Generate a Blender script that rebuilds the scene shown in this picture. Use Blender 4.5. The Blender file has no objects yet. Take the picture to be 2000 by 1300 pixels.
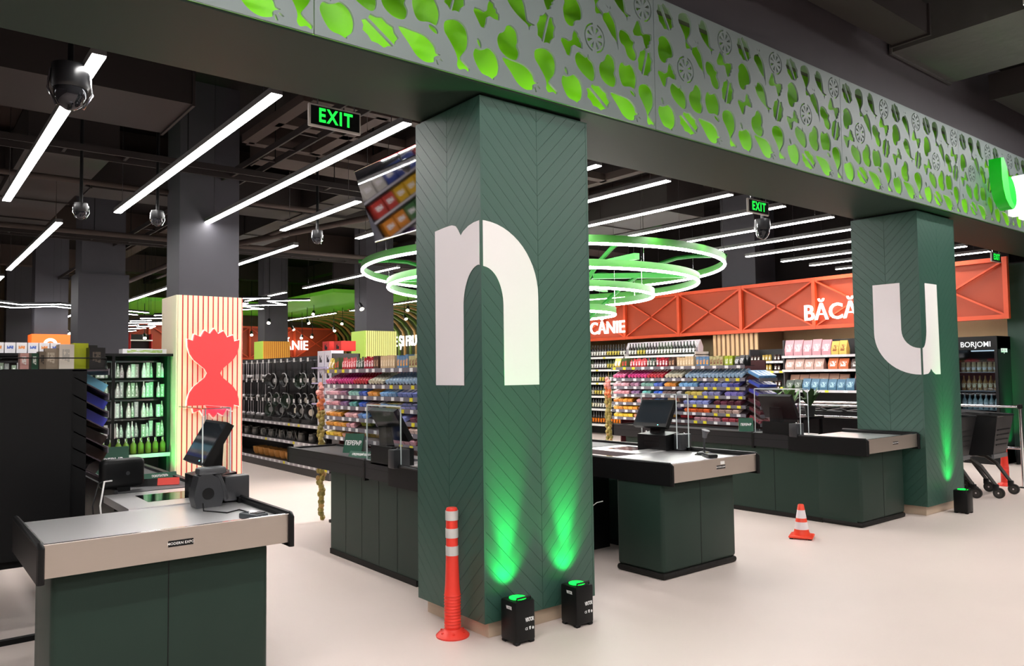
import bpy, bmesh, math, random
from mathutils import Vector, Matrix, Euler
R = math.radians
random.seed(7)
SC = bpy.context.scene
COL = SC.collection

# ------------------------------------------------------------------ camera, world, exposure
CAM_H, FPX = 1.55, 1513.7
def cam_axes():
    ya, pi, ro = R(38.6464), R(2.8964), R(-0.7102)
    f = Vector((math.sin(ya)*math.cos(pi), math.cos(ya)*math.cos(pi), math.sin(pi)))
    r = Vector((math.cos(ya), -math.sin(ya), 0)); u = r.cross(f)
    return r*math.cos(ro)+u*math.sin(ro), -r*math.sin(ro)+u*math.cos(ro), f
cr, cu, cf = cam_axes()
cd = bpy.data.cameras.new('camera'); cam = bpy.data.objects.new('camera', cd); COL.objects.link(cam)
m = Matrix.Identity(4)
for i in range(3):
    m[i][0], m[i][1], m[i][2] = cr[i], cu[i], -cf[i]
m[2][3] = CAM_H
cam.matrix_world = m
cd.sensor_width = 36; cd.lens = 36*FPX/2000; cd.clip_start = 0.05; cd.clip_end = 200
SC.camera = cam
w = bpy.data.worlds.new('world'); SC.world = w; w.use_nodes = True
w.node_tree.nodes['Background'].inputs[0].default_value = (0.9, 0.95, 1, 1)
w.node_tree.nodes['Background'].inputs[1].default_value = 0.015
SC.view_settings.view_transform = 'Standard'; SC.view_settings.look = 'None'
SC.view_settings.gamma = 1; SC.view_settings.use_curve_mapping = False
SC.view_settings.exposure = 0.5
LED_STORE, LED_MALL = 29.0, 40.0        # radiance of the lamps' diffusers (their builders use these)

def px(x, y, ax, val):                   # photo pixel -> point where its ray meets the plane axis=val
    d = cr*((x-1000)/FPX) - cu*((y-650)/FPX) + cf
    o = Vector((0, 0, CAM_H)); t = (val-o[ax])/d[ax]
    return o+d*t

# ------------------------------------------------------------------ materials
def lin(c):
    return tuple(((v/255)/12.92 if v/255 <= 0.04045 else ((v/255+0.055)/1.055)**2.4) for v in c)
MATS = {}
def mat(name, col, rough=0.5, metal=0.0, emit=None, es=0.0, noise=0.0, nscale=8.0, bump=0.0, bscale=60.0, spec=None, alpha=None, trans=0.0, coat=0.0, stretch=None):
    if name in MATS: return MATS[name]
    M = bpy.data.materials.new(name); M.use_nodes = True
    nt = M.node_tree; b = nt.nodes['Principled BSDF']
    c = lin(col)+(1,)
    b.inputs['Base Color'].default_value = c; b.inputs['Roughness'].default_value = rough; b.inputs['Metallic'].default_value = metal
    if spec is not None: b.inputs['Specular IOR Level'].default_value = spec
    if coat: b.inputs['Coat Weight'].default_value = coat
    if trans: b.inputs['Transmission Weight'].default_value = trans
    if emit: b.inputs['Emission Color'].default_value = lin(emit)+(1,); b.inputs['Emission Strength'].default_value = es
    if noise or bump:
        tc = nt.nodes.new('ShaderNodeTexCoord'); mp = nt.nodes.new('ShaderNodeMapping')
        nt.links.new(tc.outputs['Object'], mp.inputs[0])
        if stretch: mp.inputs['Scale'].default_value = stretch
    if noise:
        n = nt.nodes.new('ShaderNodeTexNoise'); n.inputs['Scale'].default_value = nscale; n.inputs['Detail'].default_value = 5
        nt.links.new(mp.outputs[0], n.inputs['Vector'])
        mr = nt.nodes.new('ShaderNodeMapRange'); mr.inputs[3].default_value = 1-noise; mr.inputs[4].default_value = 1+noise
        nt.links.new(n.outputs['Fac'], mr.inputs[0])
        mx = nt.nodes.new('ShaderNodeMix'); mx.data_type = 'RGBA'; mx.blend_type = 'MULTIPLY'; mx.inputs[0].default_value = 1
        mx.inputs[6].default_value = c; nt.links.new(mr.outputs[0], mx.inputs[7]); nt.links.new(mx.outputs[2], b.inputs['Base Color'])
    if bump:
        n2 = nt.nodes.new('ShaderNodeTexNoise'); n2.inputs['Scale'].default_value = bscale; nt.links.new(mp.outputs[0], n2.inputs['Vector'])
        bp = nt.nodes.new('ShaderNodeBump'); bp.inputs['Strength'].default_value = bump; bp.inputs['Distance'].default_value = 0.01
        nt.links.new(n2.outputs['Fac'], bp.inputs['Height']); nt.links.new(bp.outputs[0], b.inputs['Normal'])
    MATS[name] = M; return M

def pack_mat(col, acc=(240, 240, 240), rough=0.35, lo=(0.25, 0.3), hi=(0.75, 0.8), ax=(0, 1), spots=0.0):
    """wrapper print: a patch of a second colour on a coloured pack (generated coordinates of the pack itself)"""
    key = 'pack_%s_%s_%s%s%s%s' % (col, acc, lo, hi, ax, spots)
    if key in MATS: return MATS[key]
    M = bpy.data.materials.new('wrapper_print'); M.use_nodes = True; nt = M.node_tree; b = nt.nodes['Principled BSDF']
    b.inputs['Roughness'].default_value = rough
    tc = nt.nodes.new('ShaderNodeTexCoord'); sp = nt.nodes.new('ShaderNodeSeparateXYZ'); nt.links.new(tc.outputs['Generated'], sp.inputs[0])
    prev = None
    for a, l, h in ((ax[0], lo[0], hi[0]), (ax[1], lo[1], hi[1])):
        g = nt.nodes.new('ShaderNodeMath'); g.operation = 'GREATER_THAN'; g.inputs[1].default_value = l; nt.links.new(sp.outputs[a], g.inputs[0])
        k = nt.nodes.new('ShaderNodeMath'); k.operation = 'LESS_THAN'; k.inputs[1].default_value = h; nt.links.new(sp.outputs[a], k.inputs[0])
        mu = nt.nodes.new('ShaderNodeMath'); mu.operation = 'MULTIPLY'; nt.links.new(g.outputs[0], mu.inputs[0]); nt.links.new(k.outputs[0], mu.inputs[1])
        if prev:
            m2 = nt.nodes.new('ShaderNodeMath'); m2.operation = 'MULTIPLY'; nt.links.new(prev.outputs[0], m2.inputs[0]); nt.links.new(mu.outputs[0], m2.inputs[1]); prev = m2
        else: prev = mu
    n = nt.nodes.new('ShaderNodeTexNoise'); n.inputs['Scale'].default_value = 5 if not spots else spots; n.inputs['Detail'].default_value = 3
    nt.links.new(tc.outputs['Generated'], n.inputs['Vector'])
    th = nt.nodes.new('ShaderNodeMath'); th.operation = 'GREATER_THAN'; th.inputs[1].default_value = 0.46; nt.links.new(n.outputs['Fac'], th.inputs[0])
    m3 = nt.nodes.new('ShaderNodeMath'); m3.operation = 'MULTIPLY'; nt.links.new(prev.outputs[0], m3.inputs[0]); nt.links.new(th.outputs[0], m3.inputs[1])
    mx = nt.nodes.new('ShaderNodeMix'); mx.data_type = 'RGBA'; mx.inputs[6].default_value = lin(col)+(1,); mx.inputs[7].default_value = lin(acc)+(1,)
    nt.links.new(m3.outputs[0], mx.inputs[0]); nt.links.new(mx.outputs[2], b.inputs['Base Color'])
    MATS[key] = M; return M

def clear_mat(name, tint=(250, 252, 252), gloss=0.08):
    if name in MATS: return MATS[name]
    M = bpy.data.materials.new(name); M.use_nodes = True; nt = M.node_tree; nt.nodes.clear()
    o = nt.nodes.new('ShaderNodeOutputMaterial'); t = nt.nodes.new('ShaderNodeBsdfTransparent'); t.inputs[0].default_value = lin(tint)+(1,)
    g = nt.nodes.new('ShaderNodeBsdfGlossy'); g.inputs['Roughness'].default_value = 0.03
    lw = nt.nodes.new('ShaderNodeLayerWeight'); f = nt.nodes.new('ShaderNodeMath'); f.operation = 'POWER'; f.inputs[1].default_value = 5; nt.links.new(lw.outputs['Facing'], f.inputs[0])
    a = nt.nodes.new('ShaderNodeMath'); a.operation = 'ADD'; a.inputs[1].default_value = 0.03+gloss*0.2; nt.links.new(f.outputs[0], a.inputs[0])
    mx = nt.nodes.new('ShaderNodeMixShader'); nt.links.new(a.outputs[0], mx.inputs[0]); nt.links.new(t.outputs[0], mx.inputs[1]); nt.links.new(g.outputs[0], mx.inputs[2])
    nt.links.new(mx.outputs[0], o.inputs[0]); MATS[name] = M; return M

floor_m = mat('cream_floor_coating', (222, 206, 198), 0.45, noise=0.05, nscale=1.3, bump=0.02, bscale=30)
green_m = mat('dark_green_paint', (38, 78, 65), 0.46, noise=0.03, nscale=3, spec=0.9)
grey_fascia = mat('grey_metal_panel', (114, 124, 123), 0.45, spec=0.3)
soffit_m = mat('soffit_paint', (36, 50, 42), 0.5, spec=0.2)
lime_m = mat('lime_backing', (122, 202, 16), 0.5)
dark_m = mat('black_plastic', (15, 15, 16), 0.4, spec=0.25)
blk_m = mat('black_metal', (15, 15, 16), 0.45, spec=0.2)
dk2_m = mat('charcoal_aluminium', (40, 40, 42), 0.42, metal=0.3, spec=0.3)
counter_m = mat('counter_green_laminate', (33, 52, 44), 0.45, noise=0.04, spec=0.3)
skirt_m = mat('rubber_skirt', (32, 30, 28), 0.6, spec=0.2)
steel_m = mat('brushed_steel', (236, 234, 234), 0.3, metal=0.8, noise=0.05, nscale=40, stretch=(0.3, 30, 30))
steelf_m = mat('satin_steel', (196, 186, 176), 0.42, metal=1.0, noise=0.04, nscale=30, stretch=(0.3, 20, 30))
chrome_m = mat('chrome', (225, 225, 228), 0.12, metal=1.0)
white_m = mat('white_paint', (238, 236, 234), 0.45)
letter_m = mat('white_vinyl', (240, 232, 234), 0.5)
column_m = mat('graphite_paint', (70, 69, 75), 0.6, noise=0.04, spec=0.3)
column2_m = mat('grey_concrete_paint', (116, 114, 118), 0.6, noise=0.05)
ceil_m = mat('dark_ceiling_paint', (26, 22, 22), 0.85, noise=0.15, nscale=2, spec=0.1)
duct_m = mat('dark_duct_paint', (46, 41, 40), 0.6, noise=0.08, nscale=4, spec=0.2)
beam_m = mat('brown_grey_beam', (66, 56, 52), 0.7, noise=0.08, nscale=4, spec=0.2)
wallup_m = mat('anthracite_wall', (72, 68, 72), 0.6, noise=0.05, spec=0.25)
led_m = mat('led_diffuser', (255, 255, 255), 0.5, emit=(255, 252, 249), es=LED_STORE)
ledm_m = mat('mall_led_diffuser', (255, 255, 255), 0.5, emit=(255, 252, 249), es=LED_MALL)
red_m = mat('orange_red_plastic', (240, 62, 48), 0.4)
silver_m = mat('reflective_band', (205, 203, 200), 0.35)
cream_m = mat('cream_plank', (240, 222, 190), 0.5, noise=0.04, nscale=2, stretch=(6, 6, .4))
orange_m = mat('orange_panel', (168, 62, 26), 0.55)
orange2_m = mat('orange_steel', (216, 78, 36), 0.5)
tag_w = mat('white_price_card', (232, 230, 230), 0.5)
tag_y = mat('yellow_price_card', (228, 214, 40), 0.5)
rail_m = mat('grey_price_rail', (112, 108, 116), 0.4)
acryl = clear_mat('clear_acrylic')

# ------------------------------------------------------------------ mesh helpers
class MB:
    def __init__(s): s.v = []; s.f = []; s.mi = []; s.cur = 0
    def add(s, vs, fs):
        o = len(s.v); s.v += [tuple(v) for v in vs]; s.f += [tuple(i+o for i in f) for f in fs]; s.mi += [s.cur]*len(fs); return s
    def box(s, x0, y0, z0, x1, y1, z1):
        return s.add([(x0,y0,z0),(x1,y0,z0),(x1,y1,z0),(x0,y1,z0),(x0,y0,z1),(x1,y0,z1),(x1,y1,z1),(x0,y1,z1)],
                     [(0,3,2,1),(4,5,6,7),(0,1,5,4),(1,2,6,5),(2,3,7,6),(3,0,4,7)])
    def rbox(s, x0, y0, z0, x1, y1, z1, r=0.01, seg=2):
        bm = bmesh.new(); bmesh.ops.create_cube(bm, size=1)
        for v in bm.verts: v.co = Vector(((x0+x1)/2+v.co.x*(x1-x0), (y0+y1)/2+v.co.y*(y1-y0), (z0+z1)/2+v.co.z*(z1-z0)))
        bmesh.ops.bevel(bm, geom=list(bm.edges), offset=r, segments=seg, affect='EDGES', profile=0.5)
        bm.verts.index_update()
        s.add([v.co[:] for v in bm.verts], [[v.index for v in f.verts] for f in bm.faces]); bm.free(); return s
    def prism(s, poly, a0, a1, axis='y'):
        n = len(poly)
        def P(p, a): return {'x': (a, p[0], p[1]), 'y': (p[0], a, p[1]), 'z': (p[0], p[1], a)}[axis]
        vs = [P(p, a0) for p in poly]+[P(p, a1) for p in poly]
        return s.add(vs, [tuple(range(n)), tuple(range(2*n-1, n-1, -1))]+[(i, (i+1) % n, n+(i+1) % n, n+i) for i in range(n)])
    def cyl(s, p0, p1, r0, r1=None, n=12):
        r1 = r0 if r1 is None else r1
        p0, p1 = Vector(p0), Vector(p1); d = (p1-p0).normalized()
        a = d.orthogonal().normalized(); b = d.cross(a)
        vs = [p0+(a*math.cos(t)+b*math.sin(t))*r0 for t in [2*math.pi*i/n for i in range(n)]]
        vs += [p1+(a*math.cos(t)+b*math.sin(t))*r1 for t in [2*math.pi*i/n for i in range(n)]]
        return s.add(vs, [tuple(range(n))[::-1], tuple(range(n, 2*n))]+[(i, (i+1) % n, n+(i+1) % n, n+i) for i in range(n)])
    def lathe(s, prof, c=(0, 0, 0), n=20):
        vs = []; fs = []
        for r, z in prof:
            for i in range(n):
                t = 2*math.pi*i/n; vs.append((c[0]+r*math.cos(t), c[1]+r*math.sin(t), c[2]+z))
        for k in range(len(prof)-1):
            for i in range(n):
                j = (i+1) % n; fs.append((k*n+i, k*n+j, (k+1)*n+j, (k+1)*n+i))
        fs.append(tuple(range(n))[::-1]); m_ = len(prof)-1; fs.append(tuple(m_*n+i for i in range(n)))
        return s.add(vs, fs)
    def tube(s, path, r, n=8, closed=False):
        P = [Vector(p) for p in path]; N = len(P); vs = []; fs = []
        rr = r if isinstance(r, (list, tuple)) else [r]*N
        prev = None
        for i, p in enumerate(P):
            a = P[i-1] if (i > 0 or closed) else p; b = P[(i+1) % N] if (i < N-1 or closed) else p
            d = (b-a).normalized()
            if prev is None: e = d.orthogonal().normalized()
            else:
                e = prev-d*prev.dot(d); e = e.normalized() if e.length > 1e-6 else d.orthogonal().normalized()
            prev = e; q = d.cross(e)
            vs += [p+(e*math.cos(t)+q*math.sin(t))*rr[i] for t in [2*math.pi*k/n for k in range(n)]]
        for i in range(N if closed else N-1):
            j = (i+1) % N
            for k in range(n):
                l = (k+1) % n; fs.append((i*n+k, i*n+l, j*n+l, j*n+k))
        if not closed: fs.append(tuple(range(n))[::-1]); fs.append(tuple((N-1)*n+k for k in range(n)))
        return s.add(vs, fs)
    def beam(s, p0, p1, w, h, up=(0, 0, 1)):
        p0, p1 = Vector(p0), Vector(p1); d = (p1-p0).normalized(); a = d.cross(Vector(up)).normalized(); b = a.cross(d)
        vs = []
        for p in (p0, p1): vs += [p-a*w/2-b*h/2, p+a*w/2-b*h/2, p+a*w/2+b*h/2, p-a*w/2+b*h/2]
        return s.add(vs, [(0,1,2,3),(7,6,5,4),(0,4,5,1),(1,5,6,2),(2,6,7,3),(3,7,4,0)])
    def merge(s, me, M=None):
        M = M or Matrix.Identity(4)
        return s.add([(M @ v.co)[:] for v in me.vertices], [tuple(p.vertices) for p in me.polygons])
    def xf(s, M, start=0):
        for i in range(start, len(s.v)): s.v[i] = tuple(M @ Vector(s.v[i]))
        return s
    def mesh(s, name, mats, smooth=True):
        me = bpy.data.meshes.new(name); me.from_pydata(s.v, [], s.f)
        bm = bmesh.new(); bm.from_mesh(me); bmesh.ops.recalc_face_normals(bm, faces=bm.faces); bm.to_mesh(me); bm.free()
        for q in (mats if isinstance(mats, (list, tuple)) else [mats]): me.materials.append(q)
        if any(s.mi): me.polygons.foreach_set('material_index', s.mi)
        if smooth:
            me.polygons.foreach_set('use_smooth', [True]*len(me.polygons)); me.set_sharp_from_angle(angle=R(38))
        return me
    def build(s, name, mats, parent=None, loc=None, rot=None, smooth=True):
        return put(name, s.mesh(name, mats, smooth), parent, loc, rot)
def put(name, me, parent=None, loc=None, rot=None):
    o = bpy.data.objects.new(name, me); COL.objects.link(o)
    if parent: o.parent = parent
    if loc: o.location = loc
    if rot: o.rotation_euler = rot
    return o
def tag(o, label, cat, group=None):
    o['label'] = label; o['category'] = cat
    if group: o['group'] = group
    return o
def thing(name, label, cat, loc=(0, 0, 0), rotz=0, group=None):
    o = bpy.data.objects.new(name, None); COL.objects.link(o); o.location = loc; o.rotation_euler = (0, 0, rotz); o.empty_display_size = 0.1
    return tag(o, label, cat, group)
def struct(o): o['kind'] = 'structure'; return o
def group_root(name):
    o = bpy.data.objects.new(name, None); COL.objects.link(o); o['kind'] = 'structure'; return o
def dup(root, loc=None, rotz=None, label=None, group=None):
    r = root.copy(); COL.objects.link(r)
    if loc is not None: r.location = loc
    if rotz is not None: r.rotation_euler = (0, 0, rotz)
    if label: r['label'] = label
    if group: r['group'] = group
    for ch in root.children:
        c = ch.copy(); COL.objects.link(c); c.parent = r
        for g in ch.children:
            d = g.copy(); COL.objects.link(d); d.parent = c
    return r
def flat(loops, depth, name='shape'):
    """2D outlines (holes allowed) -> solid plate mesh in XY, thickness depth, centred on z=0"""
    cu_ = bpy.data.curves.new(name, 'CURVE'); cu_.dimensions = '2D'; cu_.fill_mode = 'BOTH'; cu_.extrude = depth/2
    for lp in loops:
        sp = cu_.splines.new('POLY'); sp.points.add(len(lp)-1); sp.use_cyclic_u = True
        for i, p in enumerate(lp): sp.points[i].co = (p[0], p[1], 0, 1)
    return _curve_mesh(cu_, name)
def _curve_mesh(cu_, name):
    o = bpy.data.objects.new(name, cu_); COL.objects.link(o)
    dg = bpy.context.evaluated_depsgraph_get(); me = bpy.data.meshes.new_from_object(o.evaluated_get(dg)); me.name = name
    bpy.data.objects.remove(o); bpy.data.curves.remove(cu_); return me
TX = {}
def text_mesh(s, size, depth=0.004, bold=0.0, squeeze=1.0, space=1.0, m_=None):
    k = (s, size, depth, bold, squeeze, space, m_.name if m_ else '')
    if k in TX: return TX[k]
    cu_ = bpy.data.curves.new('lettering', 'FONT'); cu_.body = s; cu_.size = size; cu_.extrude = depth/2; cu_.offset = bold
    cu_.align_x = 'CENTER'; cu_.align_y = 'CENTER'; cu_.space_character = space; cu_.resolution_u = 3
    me = _curve_mesh(cu_, 'lettering')
    if squeeze != 1.0:
        for v in me.vertices: v.co.x *= squeeze
    me.materials.clear()
    if m_: me.materials.append(m_)
    TX[k] = me; return me
FACE_MY = (R(90), 0, 0)            # flat XY plate -> stands up facing -Y, reading along +X
FACE_MX = (R(90), 0, R(-90))       # facing -X, reading along -Y
FACE_PX = (R(90), 0, R(90))        # facing +X
def setmat(me, m_): me.materials.clear(); me.materials.append(m_); return me
def crom(pts, n=5):
    out = []; N = len(pts)
    for i in range(N):
        p0, p1, p2, p3 = (Vector(pts[(i+k-1) % N]) for k in range(4))
        for j in range(n):
            t = j/n
            q = 0.5*((2*p1)+(p2-p0)*t+(2*p0-5*p1+4*p2-p3)*t*t+(3*p1-p0-3*p2+p3)*t**3); out.append((q.x, q.y))
    return out
# ------------------------------------------------------------------ setting
XL, XR, YB, YM, ZC = -7.0, 14.95, 30.0, -8.0, 5.3
struct(MB().box(XL, YM, -0.1, 24, YB, 0).build('floor', floor_m))
struct(MB().box(XL, YM, ZC, 24, YB, ZC+0.1).build('ceiling', ceil_m))
struct(MB().box(XL, YB, 0, 24, YB+0.1, ZC).build('wall_back', mat('dim_back_wall', (96, 82, 62), 0.7)))
struct(MB().box(XR, 5.0, 0, XR+0.1, 19.6, 3.0).build('wall_right', mat('beige_wall', (196, 172, 132), 0.7, noise=0.05)))
struct(MB().box(XR, 5.0, 3.0, XR+0.1, 19.6, ZC).build('wall_right', ceil_m))
struct(MB().box(XL-0.1, YM, 0, XL, YB, ZC).build('wall_left', wallup_m))
struct(MB().box(XL, YM-0.1, 0, 24, YM, ZC).build('wall_mall', wallup_m))
struct(MB().box(24, YM, 0, 24.1, YB, ZC).build('wall_end', wallup_m))
# storefront beam above the openings
struct(MB().box(XL, 3.66, 4.19, 24, 4.35, ZC).build('wall_front', wallup_m))

# ---- fascia with cut-out food pattern
def ell(n=20, a=0.5, b=0.5, cx=0, cy=0, t0=0, t1=2*math.pi):
    return [(cx+a*math.cos(t0+(t1-t0)*i/n), cy+b*math.sin(t0+(t1-t0)*i/n)) for i in range(n)]
def arcband(r0, r1, t0, t1, n=8):
    return [(r1*math.cos(t0+(t1-t0)*i/n), r1*math.sin(t0+(t1-t0)*i/n)) for i in range(n+1)]+[(r0*math.cos(t1+(t0-t1)*i/n), r0*math.sin(t1+(t0-t1)*i/n)) for i in range(n+1)]
def shape(k):
    if k == 'apple': return [crom([(-.05,.42),(.12,.5),(.38,.35),(.5,.05),(.46,-.25),(.3,-.42),(.28,-.5),(.08,-.44),(-.2,-.38),(-.42,-.1),(-.5,.15),(-.4,.36),(-.22,.36)])]
    if k == 'apple2': return [crom([(-.1,.4),(.05,.44),(.18,.5),(.36,.36),(.5,.02),(.45,-.34),(.34,-.48),(.1,-.44),(-.25,-.5),(-.42,-.3),(-.5,.05),(-.42,.36),(-.25,.48)])]
    if k == 'tomato': return [crom([(-.1,.42),(.08,.36),(.14,.5),(.2,.34),(.4,.2),(.5,-.12),(.45,-.4),(.28,-.5),(0,-.4),(-.3,-.2),(-.48,.05),(-.48,.3),(-.3,.47)])]
    if k == 'pear': return [crom([(.12,.5),(.38,.38),(.45,.12),(.4,-.05),(.5,-.22),(.42,-.42),(.2,-.5),(-.12,-.46),(-.4,-.3),(-.5,-.06),(-.4,.14),(-.2,.24),(-.08,.42)])]
    if k == 'mango': return [crom([(-.1,.5),(.2,.44),(.44,.2),(.5,-.05),(.4,-.2),(.14,-.28),(.05,-.45),(-.2,-.5),(-.42,-.36),(-.5,-.05),(-.42,.15),(-.44,.32)])]
    if k == 'pepper': return [crom([(-.2,.5),(.1,.42),(.22,.28),(.4,.2),(.34,.02),(.5,-.2),(.45,-.42),(.22,-.5),(-.05,-.38),(-.2,-.1),(-.4,0),(-.5,.22),(-.42,.44)])]
    if k == 'drum': return [crom([(-.2,.48),(.1,.5),(.36,.4),(.46,.22),(.42,0),(.24,-.16),(.16,-.26),(.36,-.36),(.5,-.42),(.46,-.5),(.3,-.46),(.1,-.5),(0,-.42),(.02,-.3),(-.08,-.14),(-.3,.05),(-.48,.2),(-.46,.38)], 3)]
    if k == 'carrot': return [crom([(-.25,.3),(-.1,.32),(-.02,.37),(.12,.3),(.34,.16),(.46,-.1),(.5,-.48),(.38,-.3),(.1,-.18),(-.2,0),(-.42,.12),(-.4,.24)], 4), [(-.08,.41),(-.3,.5),(-.1,.44)], [(0,.42),(.03,.5),(.07,.42)]]
    if k == 'radish': return [crom([(-.5,.48),(-.2,.5),(.1,.44),(.3,.2),(.36,-.05),(.44,-.1),(.32,-.2),(.3,-.4),(.1,-.5),(-.1,-.36),(-.28,0)], 4), [(.43,-.2),(.5,-.3),(.47,-.32),(.39,-.24)], [(.36,-.3),(.4,-.48),(.36,-.48),(.33,-.32)]]
    if k == 'lf': return [crom([(-.4,.5),(.2,.3),(.5,-.1),(.4,-.5),(-.1,-.3),(-.5,.1)], 3)]
    if k == 'fish': return [crom([(-.3,.5),(-.02,.44),(.14,.22),(.2,0),(.24,-.2),(.3,-.26),(.5,-.3),(.34,-.36),(.3,-.5),(.24,-.36),(.04,-.26),(-.2,-.12),(-.42,.1),(-.5,.36),(-.42,.3)], 3)]
    if k in ('cab', 'cabv', 'leaf'):
        o = []
        for sgn in (1, -1):
            lp = [(0.03*sgn, -.48), (.03*sgn, .42)]
            N = 9
            for i in range(N+1):
                t = math.pi/2-math.pi*i/N
                rr = (1.0 if i % 2 else 0.86)
                lp.append((sgn*(.04+.42*rr*max(0, math.cos(t))), .5*math.sin(t)*(.96 if i in (0, N) else 1)*rr))
            lp = [lp[0], lp[1]]+lp[3:-1]
            o.append(lp)
        a = {'cab': R(48), 'cabv': R(-16), 'leaf': R(26)}[k]
        sx = .92 if k == 'cab' else .8
        o = [[(p[0]*sx*math.cos(a)-p[1]*math.sin(a), p[0]*sx*math.sin(a)+p[1]*math.cos(a)) for p in lp] for lp in o]
        xs = [p[0] for lp in o for p in lp]; ys = [p[1] for lp in o for p in lp]; w_, h_ = max(xs)-min(xs), max(ys)-min(ys)
        return [[((p[0]-(max(xs)+min(xs))/2)/w_, (p[1]-(max(ys)+min(ys))/2)/h_) for p in lp] for lp in o]
    if k in ('bow', 'bow2'):
        def wing(sg, sc):
            pts = [(0.06*sg, .13), (.2*sg, .34), (.38*sg, .5)]
            for i in range(1, 8):
                z = .5-i*1.0/8
                pts.append(((.5 if i % 2 == 0 or not sc else .45)*sg, z))
            return pts+[(.38*sg, -.5), (.2*sg, -.34), (.06*sg, -.13)]
        L_ = wing(-1, False); R_ = wing(1, True)
        lp = L_[::-1]+R_
        a = R(-28) if k == 'bow2' else R(34)
        sx, sy = 1, .72
        lp = [(p[0]*sx*math.cos(a)-p[1]*sy*math.sin(a), p[0]*sx*math.sin(a)+p[1]*sy*math.cos(a)) for p in lp]
        xs = [p[0] for p in lp]; ys = [p[1] for p in lp]; w_, h_ = max(xs)-min(xs), max(ys)-min(ys)
        return [[((p[0]-(max(xs)+min(xs))/2)/w_, (p[1]-(max(ys)+min(ys))/2)/h_) for p in lp]]
    if k == 'citrus':
        o = [arcband(.44, .5, R(100), R(255)), arcband(.44, .5, R(-80), R(75))]
        for i in range(8):
            t = R(22+45*i)
            o.append([(.12*math.cos(t), .12*math.sin(t)), (.36*math.cos(t-.18), .36*math.sin(t-.18)), (.39*math.cos(t), .39*math.sin(t)), (.36*math.cos(t+.18), .36*math.sin(t+.18))])
        return o
TILE = """apple .124 .113 .178 .175;lf .079 .218 .025 .05;cab .371 .111 .21 .156;radish .623 .095 .27 .15;lf .704 .215 .06 .045;drum .86 .17 .16 .27;lf 1.019 .218 .03 .055;apple 1.069 .116 .178 .175
radish 1.335 .099 .28 .15;drum 1.53 .18 .17 .26;lf 1.704 .217 .03 .05;apple 1.753 .118 .175 .175;cab 1.989 .105 .21 .158;radish 2.249 .089 .28 .146;lf 2.322 .206 .055 .042;drum 2.46 .159 .15 .27
bow .135 .42 .19 .175;tomato .258 .293 .175 .165;pear .457 .318 .155 .205;apple2 .656 .321 .168 .16;cabv .851 .454 .15 .19;bow 1.074 .408 .18 .175;pear 1.235 .285 .16 .2;fish 1.33 .51 .2 .22;cabv 1.539 .449 .15 .19
bow 1.755 .413 .18 .175;tomato 1.873 .288 .172 .165;pear 2.081 .315 .158 .21;apple2 2.274 .32 .168 .16;cabv 2.455 .455 .15 .19;citrus .344 .507 .18 .19;carrot .49 .62 .13 .27;pepper .665 .541 .16 .188;bow2 .82 .665 .19 .18
mango 1.075 .623 .16 .205;carrot 1.285 .76 .14 .28;bow2 1.512 .659 .19 .175;mango 1.768 .627 .16 .205;citrus 1.963 .498 .18 .19;carrot 2.108 .613 .13 .28;pepper 2.281 .532 .165 .185;bow2 2.43 .645 .185 .175
mango .125 .6 .16 .19;leaf 1.077 .85 .175 .18;citrus 1.517 .841 .18 .18;leaf 1.764 .85 .175 .18;drum 1.97 .80 .135 .25;fish 2.218 .815 .17 .22;citrus 2.439 .838 .175 .185;leaf .127 .843 .175 .18;drum .35 .80 .14 .25;fish .6 .815 .165 .23;citrus .829 .838 .175 .185"""
PW, PH, FY = 2.55, 0.95, 3.545
def tile_mesh():
    lps = [[(0.003, 0), (PW-.003, 0), (PW-.003, PH), (0.003, PH)]]
    for it in TILE.replace('\n', ';').split(';'):
        k, u_, v_, w_, h_ = it.split(); u_, v_, w_, h_ = map(float, (u_, v_, w_, h_))
        g_ = {'fish': 1.16, 'carrot': 1.2, 'drum': 1.1, 'lf': 1.0}.get(k, 1.06); w_ *= g_; h_ *= min(g_, 1.05)
        for lp in shape(k): lps.append([(u_+p[0]*w_, v_+p[1]*h_) for p in lp])
    return setmat(flat(lps, 0.014, 'pierced_panel'), grey_fascia)
fas = group_root('fascia')
tm = tile_mesh()
for i in range(-2, 6):
    o = put('pierced_panel', tm, fas, (1.60+i*PW, FY+.007, 3.24), FACE_MY)
MB().box(XL, FY+.16, 3.24, 21, FY+.17, 4.19).build('lime_backing', lime_m, fas)
led_g = mat('lime_led_strip', (200, 255, 160), 0.5, emit=(235, 255, 190), es=8)
q = MB(); q.box(XL, FY+.06, 3.241, 17.5, FY+.10, 3.252); q.cur = 1; q.box(XL, FY+.064, 3.2521, 17.5, FY+.096, 3.2535); q.build('light_strip', [blk_m, led_g], fas)
MB().box(XL, FY+.001, 4.19, 21, 3.66, 4.20).build('top_cap', grey_fascia, fas)
MB().box(XL, FY+.016, 3.228, 21, 4.355, 3.2399).build('soffit', soffit_m, fas)
MB().box(XL, 4.335, 3.24, 21, 4.355, 4.19).build('inner_face', wallup_m, fas)

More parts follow.
